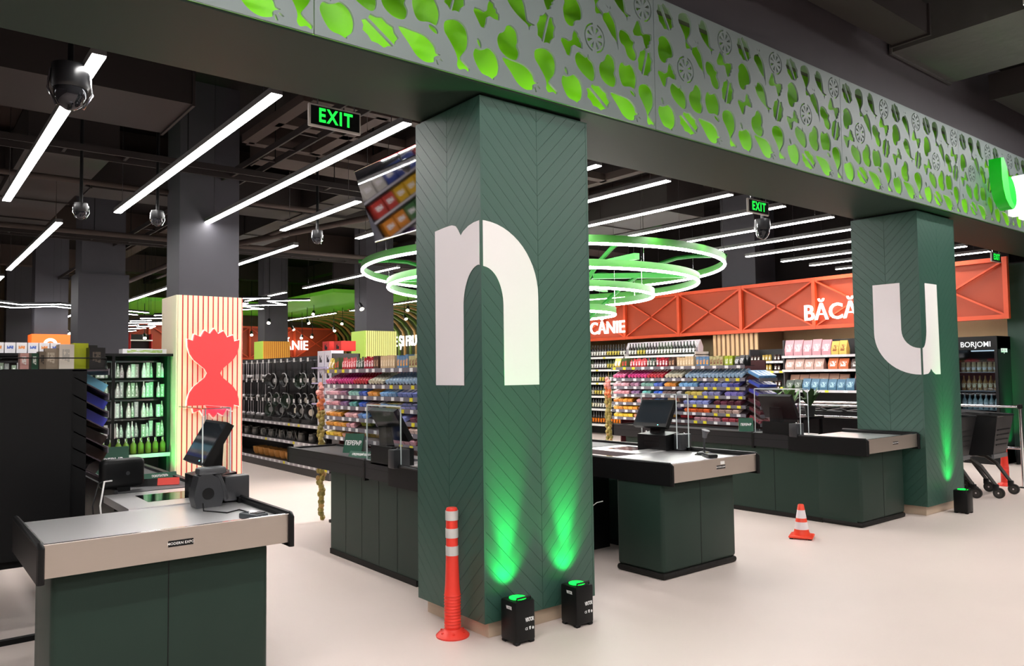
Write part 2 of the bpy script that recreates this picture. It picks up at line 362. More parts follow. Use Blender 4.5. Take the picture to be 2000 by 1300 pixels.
# ---- chevron clad storefront pillars
def chevron(fw, fh, step=0.0945, half=None):
    """board polygons (2D) of one face: V-shaped rows meeting at the middle"""
    h = half or fw/2; out = []
    k = -int(h/step)-2
    def clip(poly, zmin, zmax):
        for (sg, lim) in ((1, zmin), (-1, zmax)):
            res = []
            for i in range(len(poly)):
                a, b = poly[i], poly[(i+1) % len(poly)]
                ia, ib = sg*(a[1]-lim) >= 0, sg*(b[1]-lim) >= 0
                if ia: res.append(a)
                if ia != ib:
                    t = (lim-a[1])/(b[1]-a[1]); res.append((a[0]+(b[0]-a[0])*t, lim))
            poly = res
            if len(poly) < 3: return []
        return poly
    g = 0.0024
    while k*step < fh:
        z = k*step
        L_ = clip([(0.001, z+h+g), (h-g/2, z+g), (h-g/2, z+step), (0.001, z+h+step)], 0.0, fh)
        R_ = clip([(h+g/2, z+g), (fw-.001, z+fw-h+g), (fw-.001, z+fw-h+step), (h+g/2, z+step)], 0.0, fh)
        for p in (L_, R_):
            if len(p) >= 3: out.append(p)
        k += 1
    return out
def pillar(x0, x1, y0, y1, faces=('front', 'left'), depth=None):
    root = group_root('pillar')
    z0, z1 = 0.10, 3.205
    MB().box(x0+.007, y0+.007, z0, x1-.007, y1-.0, z1).build('core', mat('groove_green', (34, 56, 49), 0.6), root)
    for cx, cy in ((x0, y0),): MB().box(cx, cy, z0, cx+.014, cy+.014, z1).build('corner_trim', green_m, root)
    MB().box(x1-.014, y0, z0, x1, y0+.014, z1).build('corner_trim', green_m, root)
    MB().box(x0+.06, y0+.045, 0, x1-.06, y1-.02, z0).build('plinth', mat('stone_plinth', (206, 184, 160), 0.4, noise=0.1, nscale=6, stretch=(1, 1, 8)), root)
    MB().box(x0+.03, y0+.03, z1, x1-.03, y1-.02, 3.228).build('top_gap', dark_m, root)
    if 'front' in faces:
        w_ = x1-x0-.028
        for p in chevron(w_, z1-z0): MB().prism([(x0+.014+a, z0+b) for a, b in p], y0+.001, y0+.007, 'y').build('board', green_m, root, smooth=False)
    if 'left' in faces:
        w_ = y1-y0-.014
        for p in chevron(w_, z1-z0, half=w_*.52): MB().prism([(y1-a, z0+b) for a, b in p], x0+.001, x0+.007, 'x').build('board', green_m, root, smooth=False)
    return root
PIL = ((2.70, 3.587), (8.42, 9.33))
for a, b in PIL: pillar(a, b, 3.66, 4.385)
pillar(14.15, 15.05, 3.66, 4.80, faces=('front',))

# ---- white letters wrapped round the pillar corners (part on each face)
def letter(name, label, x0, front, left, frontholes=()):
    t = thing(name, label, 'letter', (x0, 3.66, 0), 0, 'white letters on the pillars')
    me = setmat(flat([front], 0.002, 'letter_face'), letter_m); put('letter_face', me, t, (0, -.0012, 0), FACE_MY)
    me = setmat(flat([left], 0.002, 'letter_face'), letter_m); put('letter_face', me, t, (-.0012, 0, 0), FACE_MX)
def arc(cx, cy, a, b, t0, t1, n=14): return [(cx+a*math.cos(R(t0+(t1-t0)*i/n)), cy+b*math.sin(R(t0+(t1-t0)*i/n))) for i in range(n+1)]
# n: front face outer shoulder, left face stem with notch.  (front: u = x-x0; left: u = -(y-3.66))
nf = [(.014, 2.452)]+arc(.014, 2.02, .424, .432, 88, 0)+[(.437, 1.472), (.163, 1.472)]+[(.163, 1.93)]+arc(.014, 1.95, .149, .228, 0, 86)+[(.014, 2.18)]
nl = [(-.014, 2.452)]+[(-.07, 2.448), (-.125, 2.435), (-.18, 2.41), (-.206, 2.388), (-.235, 2.43), (-.26, 2.455), (-.30, 2.466), (-.345, 2.466), (-.40, 2.463), (-.492, 2.455), (-.492, 1.474), (-.183, 1.474), (-.183, 1.95)]+arc(-.014, 1.95, .169, .24, 180, 94)+[(-.014, 2.185)]
letter('letter', 'white lowercase letter n wrapped around the corner of the nearest green pillar', 2.70, nf, nl)
# u = n turned upside down on the second pillar
uf = [(.12, 2.44), (.405, 2.44), (.42, 1.472), (.30, 1.472), (.235, 1.50), (.195, 1.535), (.16, 1.50), (.12, 1.48), (.014, 1.472), (.014, 1.75)]+arc(.014, 1.97, .106, .22, -90, 0, 8)
ul = [(-.014, 1.472)]+arc(-.014, 1.93, .485, .458, 270, 180)+[(-.499, 2.455), (-.205, 2.455), (-.205, 1.95)]+arc(-.014, 1.95, .19, .2, 180, 268, 8)+[(-.014, 1.75)]
letter('letter', 'white lowercase letter u wrapped around the corner of the farther green pillar', 8.42, uf, ul)

# ---- shop sign letters on the fascia
def leaf_sign():
    t = thing('shop_sign', 'glowing green leaf emblem and white letter standing off the pierced fascia', 'sign', (9.84, 3.39, 3.37))
    gm = mat('green_sign_face', (60, 230, 70), 0.4, emit=(70, 250, 80), es=0.75); gs = mat('green_sign_side', (10, 140, 20), 0.4, emit=(10, 150, 20), es=0.35); g2 = mat('green_sign_dark', (20, 220, 50), 0.4, emit=(20, 225, 50), es=0.6)
    ws = mat('white_sign_face', (245, 245, 250), 0.4, emit=(250, 250, 255), es=0.6)
    main = [(0, .55), (.06, .575)]+crom([(.13, .50), (.2, .38), (.24, .22), (.30, .10), (.36, .0), (.26, -.02), (.14, .06), (.05, .18), (.01, .34)], 4)[:-4]
    main = [(.0, .56), (.08, .57), (.16, .48), (.205, .34), (.22, .22), (.26, .12), (.37, .03), (.30, 0), (.2, .03), (.1, .1), (.04, .2), (.005, .33)]
    me = flat([main], .13, 'leaf_body'); me.materials.append(gm); me.materials.append(gs)
    for p in me.polygons: p.material_index = 0 if abs(p.normal.z) > .5 else 1
    put('leaf_body', me, t, (0, 0, 0), FACE_MY)
    bowl = [(.27, .13), (.245, .25), (.25, .36), (.30, .38), (.38, .33), (.44, .23), (.455, .13), (.43, .07), (.385, .04), (.32, .07)]
    put('leaf_bowl', setmat(flat([crom(bowl, 3)], .11, 'leaf_bowl'), g2), t, (0, .0, 0), FACE_MY)
    put('white_letter', setmat(flat([[(.53, -.03), (.53, .41), (.66, .41), (.70, .47), (.98, .43), (1.02, -.03), (.86, -.03), (.86, .28), (.68, .28), (.68, -.03)]], .13, 'white_letter'), ws), t, (0, 0, 0), FACE_MY)
leaf_sign()

# ---- green uplighters
def uplight(x, y, label, rz=0.0, text=True, power=1.0):
    t = thing('uplighter', label, 'uplight', (x, y, 0), rz, 'battery uplighters on the floor')
    q = MB(); w_, d_, h_ = .145, .145, .245
    bm = MB(); bm.rbox(-w_/2, -d_/2, .012, w_/2, d_/2, h_, .014, 2); bm.build('housing', dark_m, t)
    for sx in (-1, 1):
        for sy in (-1, 1): MB().rbox(sx*.052-.018, sy*.052-.018, 0, sx*.052+.018, sy*.052+.018, .02, .006, 1).build('foot', dark_m, t)
    MB().cyl((0, .0, h_), (0, .0, h_+.004), .05, n=20).build('lens', mat('green_lens', (20, 220, 90), 0.3, emit=(10, 255, 60), es=1.6), t)
    f = MB(); f.tube([(-.05, -.055, h_), (-.05, -.055, h_+.014), (.05, -.055, h_+.014), (.05, -.055, h_)], .006, 6); f.build('handle', dark_m, t)
    if text:
        wm = mat('white_print', (235, 235, 235), 0.5)
        put('logo_print', text_mesh('VIXTOR', .03, .0008, .0012, .62, .9, wm), t, (.028, -d_/2-.0006, .135), FACE_MY)
        put('logo_print', text_mesh('VIXTOR', .024, .0008, .001, .62, .9, wm), t, (-w_/2-.0006, -.01, .205), FACE_MX)
        put('mark_print', text_mesh('CE', .02, .0008, .0004, .8, 1, wm), t, (.004, -d_/2-.0006, .085), FACE_MY)
        b_ = flat([[(-.007, .008), (.007, .008), (.004, -.01), (-.004, -.01)]], .0008, 'bin_mark'); put('bin_mark', setmat(b_, wm), t, (.03, -d_/2-.0006, .088), FACE_MY)
        b_ = flat([[(-.009, -.002), (0, .009), (.009, -.002), (.006, -.002), (.006, -.009), (-.006, -.009), (-.006, -.002)]], .0008, 'house_mark'); put('house_mark', setmat(b_, wm), t, (.052, -d_/2-.0006, .086), FACE_MY)
    for en, sz, tl in ((150, 34, 11), (22, 84, 30)):      # narrow and wide emitters of the lamp
        l = bpy.data.lights.new('uplight_beam', 'SPOT'); l.energy = en*power; l.color = (0.0, 1.0, 0.18); l.spot_size = R(sz); l.spot_blend = 1.0; l.shadow_soft_size = .03
        lo = bpy.data.objects.new('uplight_beam', l); COL.objects.link(lo); lo.parent = t; lo.location = (0, 0, h_+.02); lo.rotation_euler = (R(180-tl), 0, 0)
    return t
uplight(2.86, 3.555, 'small black uplighter nearest the camera casting a green beam up the letter n pillar')
uplight(3.33, 3.555, 'small black uplighter at the right corner of the letter n pillar beside its twin')
uplight(8.93, 3.52, 'small black uplighter at the foot of the letter u pillar', text=False)
# ------------------------------------------------------------------ lamps
def strip(x, y0, y1, z, label, group, m_=led_m, wd=.075, hang=True, name='linear_light'):
    t = thing(name, label, 'lamp', (x, y0, z), 0, group)
    L_ = y1-y0
    MB().box(-wd/2-.003, 0, .004, wd/2+.003, L_, .05).build('housing', mat('grey_lamp_housing', (90, 88, 88), .5), t)
    MB().box(-wd/2, .004, -.004, wd/2, L_-.004, .004).build('diffuser', m_, t)
    if hang:
        for yy in (.25, L_-.25): MB().cyl((0, yy, .07), (0, yy, ZC-z), .003, n=6).build('suspension_wire', chrome_m, t)
    return t
ordn = ['first', 'second', 'third', 'fourth', 'fifth', 'sixth', 'seventh', 'eighth', 'ninth', 'tenth', 'eleventh', 'twelfth', 'thirteenth', 'fourteenth']
for i, x_ in enumerate((.94, 2.05, 3.10, 4.08, 5.20, 6.21, 7.28, 8.33, 9.45, 10.53, 11.55, 12.64, 13.6, 14.55)):
    strip(x_, 7.85 if i == 3 else 5.15, 10.05 if x_ < 9 else 7.9, 3.5, '%s glowing white linear lamp from the left in the front ceiling row' % ordn[i], 'front row of linear ceiling lamps')
k = 0
for x_ in (1.6, 4.72):
    for y_ in (11.1, 17.6):
        strip(x_, y_, y_+5.4, 3.5, ['nearer white linear lamp in the left rear line of ceiling lamps', 'farther white linear lamp in the left rear line of ceiling lamps', 'nearer white linear lamp hung behind the striped hourglass column', 'farther white linear lamp hung behind the striped hourglass column'][k], 'rear linear ceiling lamps'); k += 1
strip(4.35, 26.7, 29.0, 3.5, 'farthest short linear lamp above the orange sign cube', 'rear linear ceiling lamps')
for i, y_ in enumerate((13.0, 18.5, 24.0)):
    strip(7.6, y_, y_+4.4, 3.6, '%s linear lamp over the middle aisle hidden behind the n pillar' % ordn[i], 'middle aisle linear lamps')
    strip(11.6, y_, y_+4.4, 3.6, '%s linear lamp over the right-hand wine aisle' % ordn[i], 'wine aisle linear lamps')
    strip(-2.2, y_-6, y_-1.6, 3.6, '%s linear lamp over the far left aisle outside the view' % ordn[i], 'left aisle linear lamps')
# mall side lamps: one peeps in at the upper right corner, the others hang over the viewer
k = 0
def mall_strip(x0, x1, y, z, label):
    t = thing('mall_lamp', label, 'lamp', (x0, y, z), 0, 'mall corridor linear lamps'); L_ = x1-x0
    MB().box(0, -.07, .005, L_, .07, .08).build('housing', mat('white_lamp_housing', (215, 215, 215), .5), t)
    MB().box(.005, -.06, -.005, L_-.005, .06, .005).build('diffuser', ledm_m, t)
    for xx in (.3, L_-.3): MB().cyl((xx, 0, .08), (xx, 0, ZC-z), .004, n=6).build('suspension_wire', chrome_m, t)
mall_strip(7.42, 12.6, 2.22, 4.6, 'mall ceiling lamp glowing at the upper right corner above the fascia')
mall_strip(-3.0, 3.2, 1.9, 4.6, 'mall ceiling lamp hung overhead along the storefront')
mall_strip(-6.8, -3.3, 1.9, 4.6, 'added unseen mall ceiling lamp at the far left along the storefront')  # unseen lamp added to brighten left-facing sides such as the letter n
mall_strip(-6.8, -3.3, -.6, 4.6, 'added unseen mall ceiling lamp at the far left above the corridor')  # its unseen companion, added for more light from the left
mall_strip(-3.0, 4.0, -.6, 4.6, 'mall ceiling lamp hung above the photographer')
mall_strip(5.4, 12.6, -.6, 4.6, 'mall ceiling lamp hung along the right side of the corridor')
mall_strip(-3.0, 4.0, -3.4, 4.6, 'mall ceiling lamp behind the photographer')
mall_strip(5.4, 12.6, -3.4, 4.6, 'mall ceiling lamp far behind on the right')

# polyline lamps deep in the shop
def poly_light(pts, z, label, wd=.035):
    P = [px(a, b, 2, z) for a, b in pts]; q = MB(); h = MB(); base = P[0]
    for a, b in zip(P, P[1:]):
        q.beam(Vector(a)-base, Vector(b)-base, wd, .012); h.beam(Vector(a)-base+Vector((0, 0, .03)), Vector(b)-base+Vector((0, 0, .03)), wd+.01, .045)
    t = thing('zigzag_light', label, 'lamp', base, 0, 'zigzag lamps deep in the shop')
    q.build('diffuser', led_m, t); h.build('housing', blk_m, t)
    for c in P: MB().cyl(c-base, (c.x-base.x, c.y-base.y, ZC-z), .002, n=4).build('suspension_wire', blk_m, t)
poly_light([(0, 590), (40, 595), (118, 594), (205, 603), (290, 611)], 3.3, 'upper bent line of light crossing behind the dark columns at far left')
poly_light([(0, 598), (28, 601), (104, 598), (200, 608), (268, 615)], 3.3, 'lower bent line of light crossing behind the dark columns at far left')
poly_light([(462, 583), (527, 582)], 3.4, 'short level line of light right of the hourglass column')
poly_light([(605, 586), (523, 588), (558, 595), (466, 597)], 3.4, 'zigzag line of light right of the hourglass column')
poly_light([(470, 592), (484, 592), (466, 597), (514, 603), (462, 605)], 3.4, 'lower zigzag line of light beside the hourglass column')
for i, (a, b, c) in enumerate(((302, 616, 330), (275, 622, 330), (255, 627, 295), (247, 631, 320), (290, 634, 330), (246, 636, 270), (268, 638, 303), (250, 642, 284), (246, 647, 265))):
    poly_light([(a, b), (c, b-1.2)]+([((a+c)/2+8, b+3)] if i % 3 == 0 else []), 2.92, '%s of the small stacked zigzag lamps between the dark column and hourglass column' % ordn[i])

# ------------------------------------------------------------------ exit signs
def exit_sign(x, y, z, label, w_=.37, h_=.15):
    t = thing('exit_sign', label, 'exit sign', (x, y, z), 0, 'hanging exit signs')
    MB().rbox(-w_/2, -.012, -h_/2, w_/2, .012, h_/2, .008, 2).build('frame', mat('sign_frame', (190, 186, 180), .45), t)
    MB().box(-w_/2+.014, -.0135, -h_/2+.014, w_/2-.014, -.0122, h_/2-.014).build('face', mat('black_sign_face', (8, 10, 8), .3), t)
    put('lettering', text_mesh('EXIT', .125, .002, .0035, .80, 1.22, mat('green_exit_letters', (30, 220, 70), .4, emit=(30, 235, 70), es=.95)), t, (0, -.0145, 0), FACE_MY)
    for sx in (-.12, .14): MB().cyl((sx, 0, h_/2), (sx, 0, h_/2+.09), .004, n=6).build('hanger', chrome_m, t)
    q = MB(); q.box(-.15, -.01, h_/2+.085, .17, .01, h_/2+.1); q.build('bracket', blk_m, t); MB().box(.0, -.01, h_/2+.1, .02, .01, ZC-z-.0).build('drop_rod', blk_m, t)
exit_sign(2.22, 4.6, 3.21, 'lit green EXIT sign hanging left of the letter n pillar')
exit_sign(6.95, 4.6, 3.22, 'lit green EXIT sign hanging between the two lettered pillars')
exit_sign(13.22, 4.6, 3.22, 'lit green EXIT sign hanging right of the letter u pillar')
p = px(1375, 494, 1, 9.3)
exit_sign(p.x, 9.3, p.z, 'small far EXIT sign standing in for a reflected one below the ring lamp')  # EXIT reflection modelled as a solid lit sign

# ------------------------------------------------------------------ dome cameras
def dome_cam(x, y, z, label, s=1.0):
    t = thing('dome_camera', label, 'camera', (x, y, z), 0, 'ceiling dome cameras')
    MB().lathe([(.03*s, .16*s), (.085*s, .15*s), (.09*s, .05*s), (.08*s, .03*s)], n=20).build('housing', mat('camera_housing', (26, 26, 28), .3), t)
    MB().lathe([(.078*s, .03*s), (.074*s, -.01*s), (.055*s, -.05*s), (.025*s, -.072*s), (.004*s, -.078*s)], n=20).build('dome', mat('smoked_dome', (60, 60, 64), .06, metal=.7), t)
    MB().lathe([(.045*s, -.012*s), (.05*s, .01*s), (.045*s, .03*s)], n=14).build('lens_block', dark_m, t)
    for sx in (-1, 1): MB().tube([(sx*.09*s, 0, .12*s), (sx*.1*s, 0, .02*s), (sx*.06*s, 0, -.06*s)], .006*s, 6).build('guard', chrome_m, t)
    MB().cyl((0, 0, .15*s), (0, 0, ZC-z), .018, n=10).build('drop_pole', blk_m, t)
    MB().cyl((0, 0, ZC-z-.03), (0, 0, ZC-z), .06, n=12).build('ceiling_plate', blk_m, t)
dome_cam(.84, 5.49, 3.33, 'black dome camera hanging nearest in front of the first linear lamp', 1.25)
dome_cam(1.544, 9.31, 3.30, 'dome camera on a pole between the first and second linear lamps', .78)
dome_cam(2.30, 9.26, 3.30, 'dome camera on a pole just left of the hourglass column', .78)
dome_cam(4.23, 9.27, 3.28, 'dome camera on a pole left of the tilted mirror', .78)
dome_cam(8.406, 5.507, 3.24, 'dome camera hanging below the middle exit sign', 1.1)

# ------------------------------------------------------------------ ceiling services
def duct(x0, y0, z0, x1, y1, z1, label, m_=duct_m, ribs=True):
    t = thing('air_duct', label, 'duct', (0, 0, 0), 0, 'ceiling ducts')
    MB().box(x0, y0, z0, x1, y1, z1).build('duct_body', m_, t)
    alongx = (x1-x0) > (y1-y0); L_ = (x1-x0) if alongx else (y1-y0); n = max(1, int(L_/1.5))
    for i in range(n+1):
        a = i*L_/n
        if alongx: MB().box(x0+a-.012, y0-.02, z0-.02, x0+a+.012, y1+.02, z1).build('flange', m_, t)
        else: MB().box(x0-.02, y0+a-.012, z0-.02, x1+.02, y0+a+.012, z1).build('flange', m_, t)
for i, y_ in enumerate((6.4, 12.8, 19.2, 25.6)):
    struct(MB().box(XL, y_, 4.75, XR, y_+.45, ZC).build('ceiling_beam', beam_m))
for i, x_ in enumerate((-3.0, .9, 4.8, 7.0, 11.2)):
    struct(MB().box(x_, 4.36, 4.9, x_+.3, YB, ZC).build('ceiling_beam', beam_m))
duct(-5, 7.6, 4.15, 2.2, 8.7, 4.75, 'wide dark air duct crossing the ceiling at upper left')
duct(1.1, 9.6, 4.1, 1.95, 16.0, 4.6, 'dark air duct running into the shop above the hourglass column')
duct(5.2, 4.6, 4.25, 6.0, 18, 4.75, 'dark air duct above the right half of the checkouts')
duct(-1.0, 12.0, 4.2, 13.0, 12.7, 4.75, 'long dark air duct crossing the middle of the shop ceiling')
duct(9.6, 8.0, 4.1, 10.5, 20, 4.7, 'dark air duct running towards the wine aisle')
duct(3.6, 9.4, 4.3, 9.2, 9.9, 4.7, 'narrow brownish duct crossing behind the exit sign', beam_m)
def tray(p0, p1, label, w_=.3):
    t = thing('cable_tray', label, 'cable tray', (0, 0, 0), 0, 'ceiling cable trays')
    p0, p1 = Vector(p0), Vector(p1); d = (p1-p0); a = d.normalized().cross(Vector((0, 0, 1)))
    for s in (-1, 1): MB().beam(p0+a*s*w_/2, p1+a*s*w_/2, .02, .07).build('side_rail', duct_m, t)
    n = int(d.length/.6)
    for i in range(n): MB().beam(p0+d*(i+.5)/n-a*w_/2, p0+d*(i+.5)/n+a*w_/2, .03, .02).build('rung', duct_m, t)
    for i in range(0, n, 3): c = p0+d*(i+.5)/n+a*w_/2; MB().cyl(c, (c.x, c.y, ZC), .006, n=6).build('drop_rod', blk_m, t)
tray((-5, 9.35, 4.0), (9.0, 9.35, 4.0), 'dark cable tray crossing the ceiling behind the front lamps')
tray((3.4, 5.0, 4.1), (3.4, 26, 4.1), 'cable tray running into the shop above the letter n pillar', .25)
tray((-5, 15.2, 4.0), (13.5, 15.2, 4.0), 'cable tray crossing the rear part of the ceiling')
def pipe(pts, r, label):
    tag(MB().tube(pts, r, 10).build('ceiling_pipe', beam_m), label, 'pipe', 'ceiling pipes')
pipe([(-5, 10.6, 3.95), (4.9, 10.6, 3.95), (5.0, 10.7, 3.95), (5.0, 20, 3.95)], .035, 'thin bent sprinkler pipe behind the hourglass column')
pipe([(-5, 14.0, 3.9), (13, 14.0, 3.9)], .045, 'straight pipe crossing the rear ceiling')
pipe([(5.9, 10.4, 4.0), (4.4, 14.5, 3.85), (4.4, 24, 3.85)], .05, 'slanting pipe right of the hourglass column')
pipe([(-1, 6.0, 4.45), (9.5, 6.0, 4.45)], .05, 'straight pipe just behind the storefront beam')
def louvre(x0, y0, x1, y1, z, label):
    t = thing('ceiling_grille', label, 'grille', (0, 0, 0), 0, 'square ceiling frames')
    for a in ((x0, y0, x1, y0), (x0, y1, x1, y1), (x0, y0, x0, y1), (x1, y0, x1, y1), ((x0+x1)/2, y0, (x0+x1)/2, y1), (x0, (y0+y1)/2, x1, (y0+y1)/2)):
        MB().beam((a[0], a[1], z), (a[2], a[3], z), .14, .10).build('frame_bar', beam_m, t)
    for c in ((x0, y0), (x1, y1)): MB().cyl((c[0], c[1], z), (c[0], c[1], ZC), .01, n=6).build('drop_rod', blk_m, t)
louvre(3.3, 7.4, 5.0, 9.2, 4.4, 'brown square frame grid hung behind the left exit sign')
louvre(6.4, 7.0, 8.2, 9.0, 4.4, 'brown square frame grid hung above the ring lamp')
# mall side: dark ducts and rail above the fascia
duct(7.9, -1.5, 4.76, 9.3, 3.62, 5.25, 'large dark duct crossing above the right end of the fascia', mat('crumpled_insulation', (70, 68, 66), .55, noise=.3, nscale=3, bump=.8, bscale=6))
duct(5.0, 3.05, 4.62, 7.4, 3.38, 4.9, 'grey metal trunking above the fascia')
duct(9.8, 3.05, 4.62, 16, 3.38, 4.9, 'second length of metal trunking at upper right')

# ------------------------------------------------------------------ columns of the shop hall
def column(x0, x1, y0, y1, z1=ZC, z0=0, m_=column_m):
    root = group_root('column')
    MB().box(x0, y0, z0, x1, y1, z1).build('shaft', m_, root)
    return root
def slat_clad(root, x0, x1, y0, y1, z0, z1, n, m_slat, m_back, m_side, gap=.35, th=.013):
    MB().box(x0, y0+th, z0, x1, y1, z1).build('cladding_core', m_side, root)
    MB().box(x0+.02, y0+th-.006, z0, x1-.005, y0+th-.001, z1).build('slat_backing', m_back, root)
    st = (x1-x0-.02)/n
    for i in range(n):
        a = x0+.02+i*st; MB().box(a, y0, z0, a+st*(1-gap), y0+th-.006, z1).build('slat', m_slat, root)
hour = column(2.76, 3.50, 10.06, 10.62)
redm = mat('red_groove', (208, 24, 30), .5)
slat_clad(hour, 2.716, 3.535, 10.0, 10.66, 0, 2.555, 13, cream_m, redm, mat('cream_side', (238, 224, 196), .5), gap=.25, th=.010)
cA = column(2.74, 3.49, 16.35, 17.0); MB().box(2.68, 16.30, 0, 3.55, 17.05, 3.52).build('jacket', column_m, cA)
cB = column(2.77, 3.51, 22.7, 23.3)
MB().box(2.70, 22.6, 2.0, 3.56, 23.3, 2.655).build('orange_cube', mat('orange_box', (255, 112, 40), .5, emit=(255, 112, 40), es=.35), cB)
rg = [ell(28, .155, .155)]+[ell(24, .085, .08)]
put('ring_mark', setmat(flat(rg, .01, 'ring_mark'), mat('white_ring', (250, 245, 240), .5, emit=(255, 250, 245), es=.5)), cB, (3.11, 22.59, 2.40), FACE_MY)
column(2.77, 3.51, 29.0, 29.6)
cC = column(8.70, 9.42, 22.75, 23.3)
lim2 = mat('lime_side', (190, 225, 90), .5)
slat_clad(cC, 8.62, 9.48, 22.7, 23.4, 0, 2.57, 14, mat('amber_slat', (235, 170, 60), .5), mat('amber_gap', (180, 90, 30), .5), lim2, .32)
cD = column(8.72, 9.45, 16.4, 17.0)
slat_clad(cD, 8.656, 9.51, 16.35, 17.05, 0, 2.57, 16, mat('pale_lime_slat', (238, 240, 150), .5), mat('olive_gap', (120, 120, 40), .5), lim2, .3)
column(8.55, 9.3, 10.0, 10.6, m_=mat('trunk_green', (30, 66, 34), .5))
cE = column(14.2, 14.94, 9.5, 10.35)
woodslat = mat('pale_wood_slat', (214, 180, 136), .5, noise=.1, nscale=5, stretch=(8, 8, .5))
MB().box(14.02, 9.35, 0, 14.94, 10.5, 2.35).build('cladding_core', mat('brown_gap', (110, 80, 55), .6), cE)
for i in range(10): MB().box(14.0, 9.36+i*.116, 0, 14.02, 9.36+i*.116+.07, 2.35).build('slat', woodslat, cE)

# ---- hourglass-shaped red light box on the striped column
hg = []
for sgn in (1, -1):
    pass
top = [(-.315, .42), (-.25, .40), (-.235, .48), (-.16, .45), (-.115, .53), (-.05, .49), (0, .555), (.05, .49), (.115, .53), (.16, .45), (.235, .48), (.25, .40), (.315, .42)]
side = [(.31, .33), (.285, .24), (.235, .165), (.165, .105), (.105, .055), (.075, 0)]
half = top+side
outl = half+[(p[0], -p[1]) for p in half[::-1][1:]]
outl = half+[(a, -b) for a, b in [(.105, .055), (.165, .105), (.235, .165), (.285, .24), (.31, .33)]]+[(a, -b) for a, b in top[::-1]]+[(-a, -b) for a, b in [(.31, .33), (.285, .24), (.235, .165), (.165, .105), (.105, .055)]]+[(-.075, 0)]+[(-a, b) for a, b in [(.105, .055), (.165, .105), (.235, .165), (.285, .24), (.31, .33)]]
hgt = thing('hourglass_sign', 'glowing red hourglass shaped light box mounted on the striped column', 'sign', (3.155, 9.965, 1.585))
put('red_face', setmat(flat([outl], .05, 'red_face'), mat('red_lightbox', (250, 50, 52), .5, emit=(255, 44, 46), es=.85)), hgt, (0, 0, 0), FACE_MY)
halo = [(a*1.05, b*1.03) for a, b in outl]
put('halo_back', setmat(flat([halo], .012, 'halo_back'), mat('white_halo', (255, 200, 190), .5, emit=(255, 170, 160), es=1.2)), hgt, (0, .026, 0), FACE_MY)  # glowing plate stands in for the box's soft glow on the cream planks

# ------------------------------------------------------------------ ring chandelier round the hidden trunk column
ringm = mat('green_ring', (52, 128, 36), .45)
ct = thing('ring_chandelier', 'tiered green ring lamp with white underglow and curved green arms', 'lamp', (8.93, 10.3, 0))
for k_, (r_, z_) in enumerate(((3.12, 3.30), (2.69, 3.03), (1.93, 2.83), (1.27, 2.53))):
    N = 72; vs = []; fs = []; hh = .12
    for i in range(N):
        t_ = 2*math.pi*i/N; c_, s_ = math.cos(t_), math.sin(t_)
        vs += [((r_-.02)*c_, (r_-.02)*s_, z_+.015), ((r_+.02)*c_, (r_+.02)*s_, z_+.015), ((r_+.02)*c_, (r_+.02)*s_, z_+hh), ((r_-.02)*c_, (r_-.02)*s_, z_+hh)]
    for i in range(N):
        j = (i+1) % N
        for a in range(4): b = (a+1) % 4; fs.append((i*4+a, i*4+b, j*4+b, j*4+a))
    MB().add(vs, fs).build('ring', ringm, ct)
    MB().tube([((r_)*math.cos(2*math.pi*i/N), r_*math.sin(2*math.pi*i/N), z_) for i in range(N)], .024, 6, True).build('ring_light', led_m, ct)
    for a in range(6):
        t_ = a*math.pi/3+k_*.4; c_ = (r_*math.cos(t_), r_*math.sin(t_))
        MB().cyl((c_[0], c_[1], z_+hh), (c_[0], c_[1], ZC), .004, n=5).build('suspension_wire', chrome_m, ct)
for a in range(6):
    t_ = a*math.pi/3+.35; c_, s_ = math.cos(t_), math.sin(t_)
    P = [(.35+ (2.9*u)**1.0*1.0, 2.0+1.55*math.sin(min(1, u*1.25)*math.pi/2)) for u in [i/10 for i in range(11)]]
    MB().tube([(p[0]*c_, p[0]*s_, p[1]) for p in P], .035, 6).build('curved_arm', mat('green_arm', (22, 110, 30), .45), ct)
    MB().beam((.9*c_, .9*s_, 3.22), (2.7*c_, 2.7*s_, 3.22), .09, .09).build('straight_arm', mat('bright_green_arm', (40, 150, 45), .45), ct)

# ------------------------------------------------------------------ orange truss canopy along the right wall and across the back
def truss(p0, p1, z0, z1, bays, label, n_in):
    t = thing('orange_truss', label, 'truss', (0, 0, 0), 0, 'orange truss canopies')
    p0, p1 = Vector(p0), Vector(p1); d = p1-p0; nn = Vector(n_in)
    q = MB(); a, b = p0-nn*.06, p1-nn*.06
    MB().add([(a.x, a.y, z0), (b.x, b.y, z0), (b.x, b.y, z1), (a.x, a.y, z1), (a.x-nn.x*.02, a.y-nn.y*.02, z0), (b.x-nn.x*.02, b.y-nn.y*.02, z0), (b.x-nn.x*.02, b.y-nn.y*.02, z1), (a.x-nn.x*.02, a.y-nn.y*.02, z1)], [(0,1,2,3),(7,6,5,4),(0,4,5,1),(1,5,6,2),(2,6,7,3),(3,7,4,0)]).build('back_panel', orange_m, t)
    for z_ in (z0+.035, z1-.035): MB().beam((p0.x, p0.y, z_), (p1.x, p1.y, z_), .07, .07).build('chord', orange2_m, t)
    for i in range(bays+1):
        c = p0+d*i/bays; MB().beam((c.x, c.y, z0), (c.x, c.y, z1), .07, .08, up=nn).build('post', orange2_m, t)
        if i < bays:
            e = p0+d*(i+1)/bays
            MB().beam((c.x, c.y, z0+.05), (e.x, e.y, z1-.05), .045, .03).build('brace', orange2_m, t)
            MB().beam((c.x, c.y, z1-.05), (e.x, e.y, z0+.05), .045, .028).build('brace', orange2_m, t)
    return t
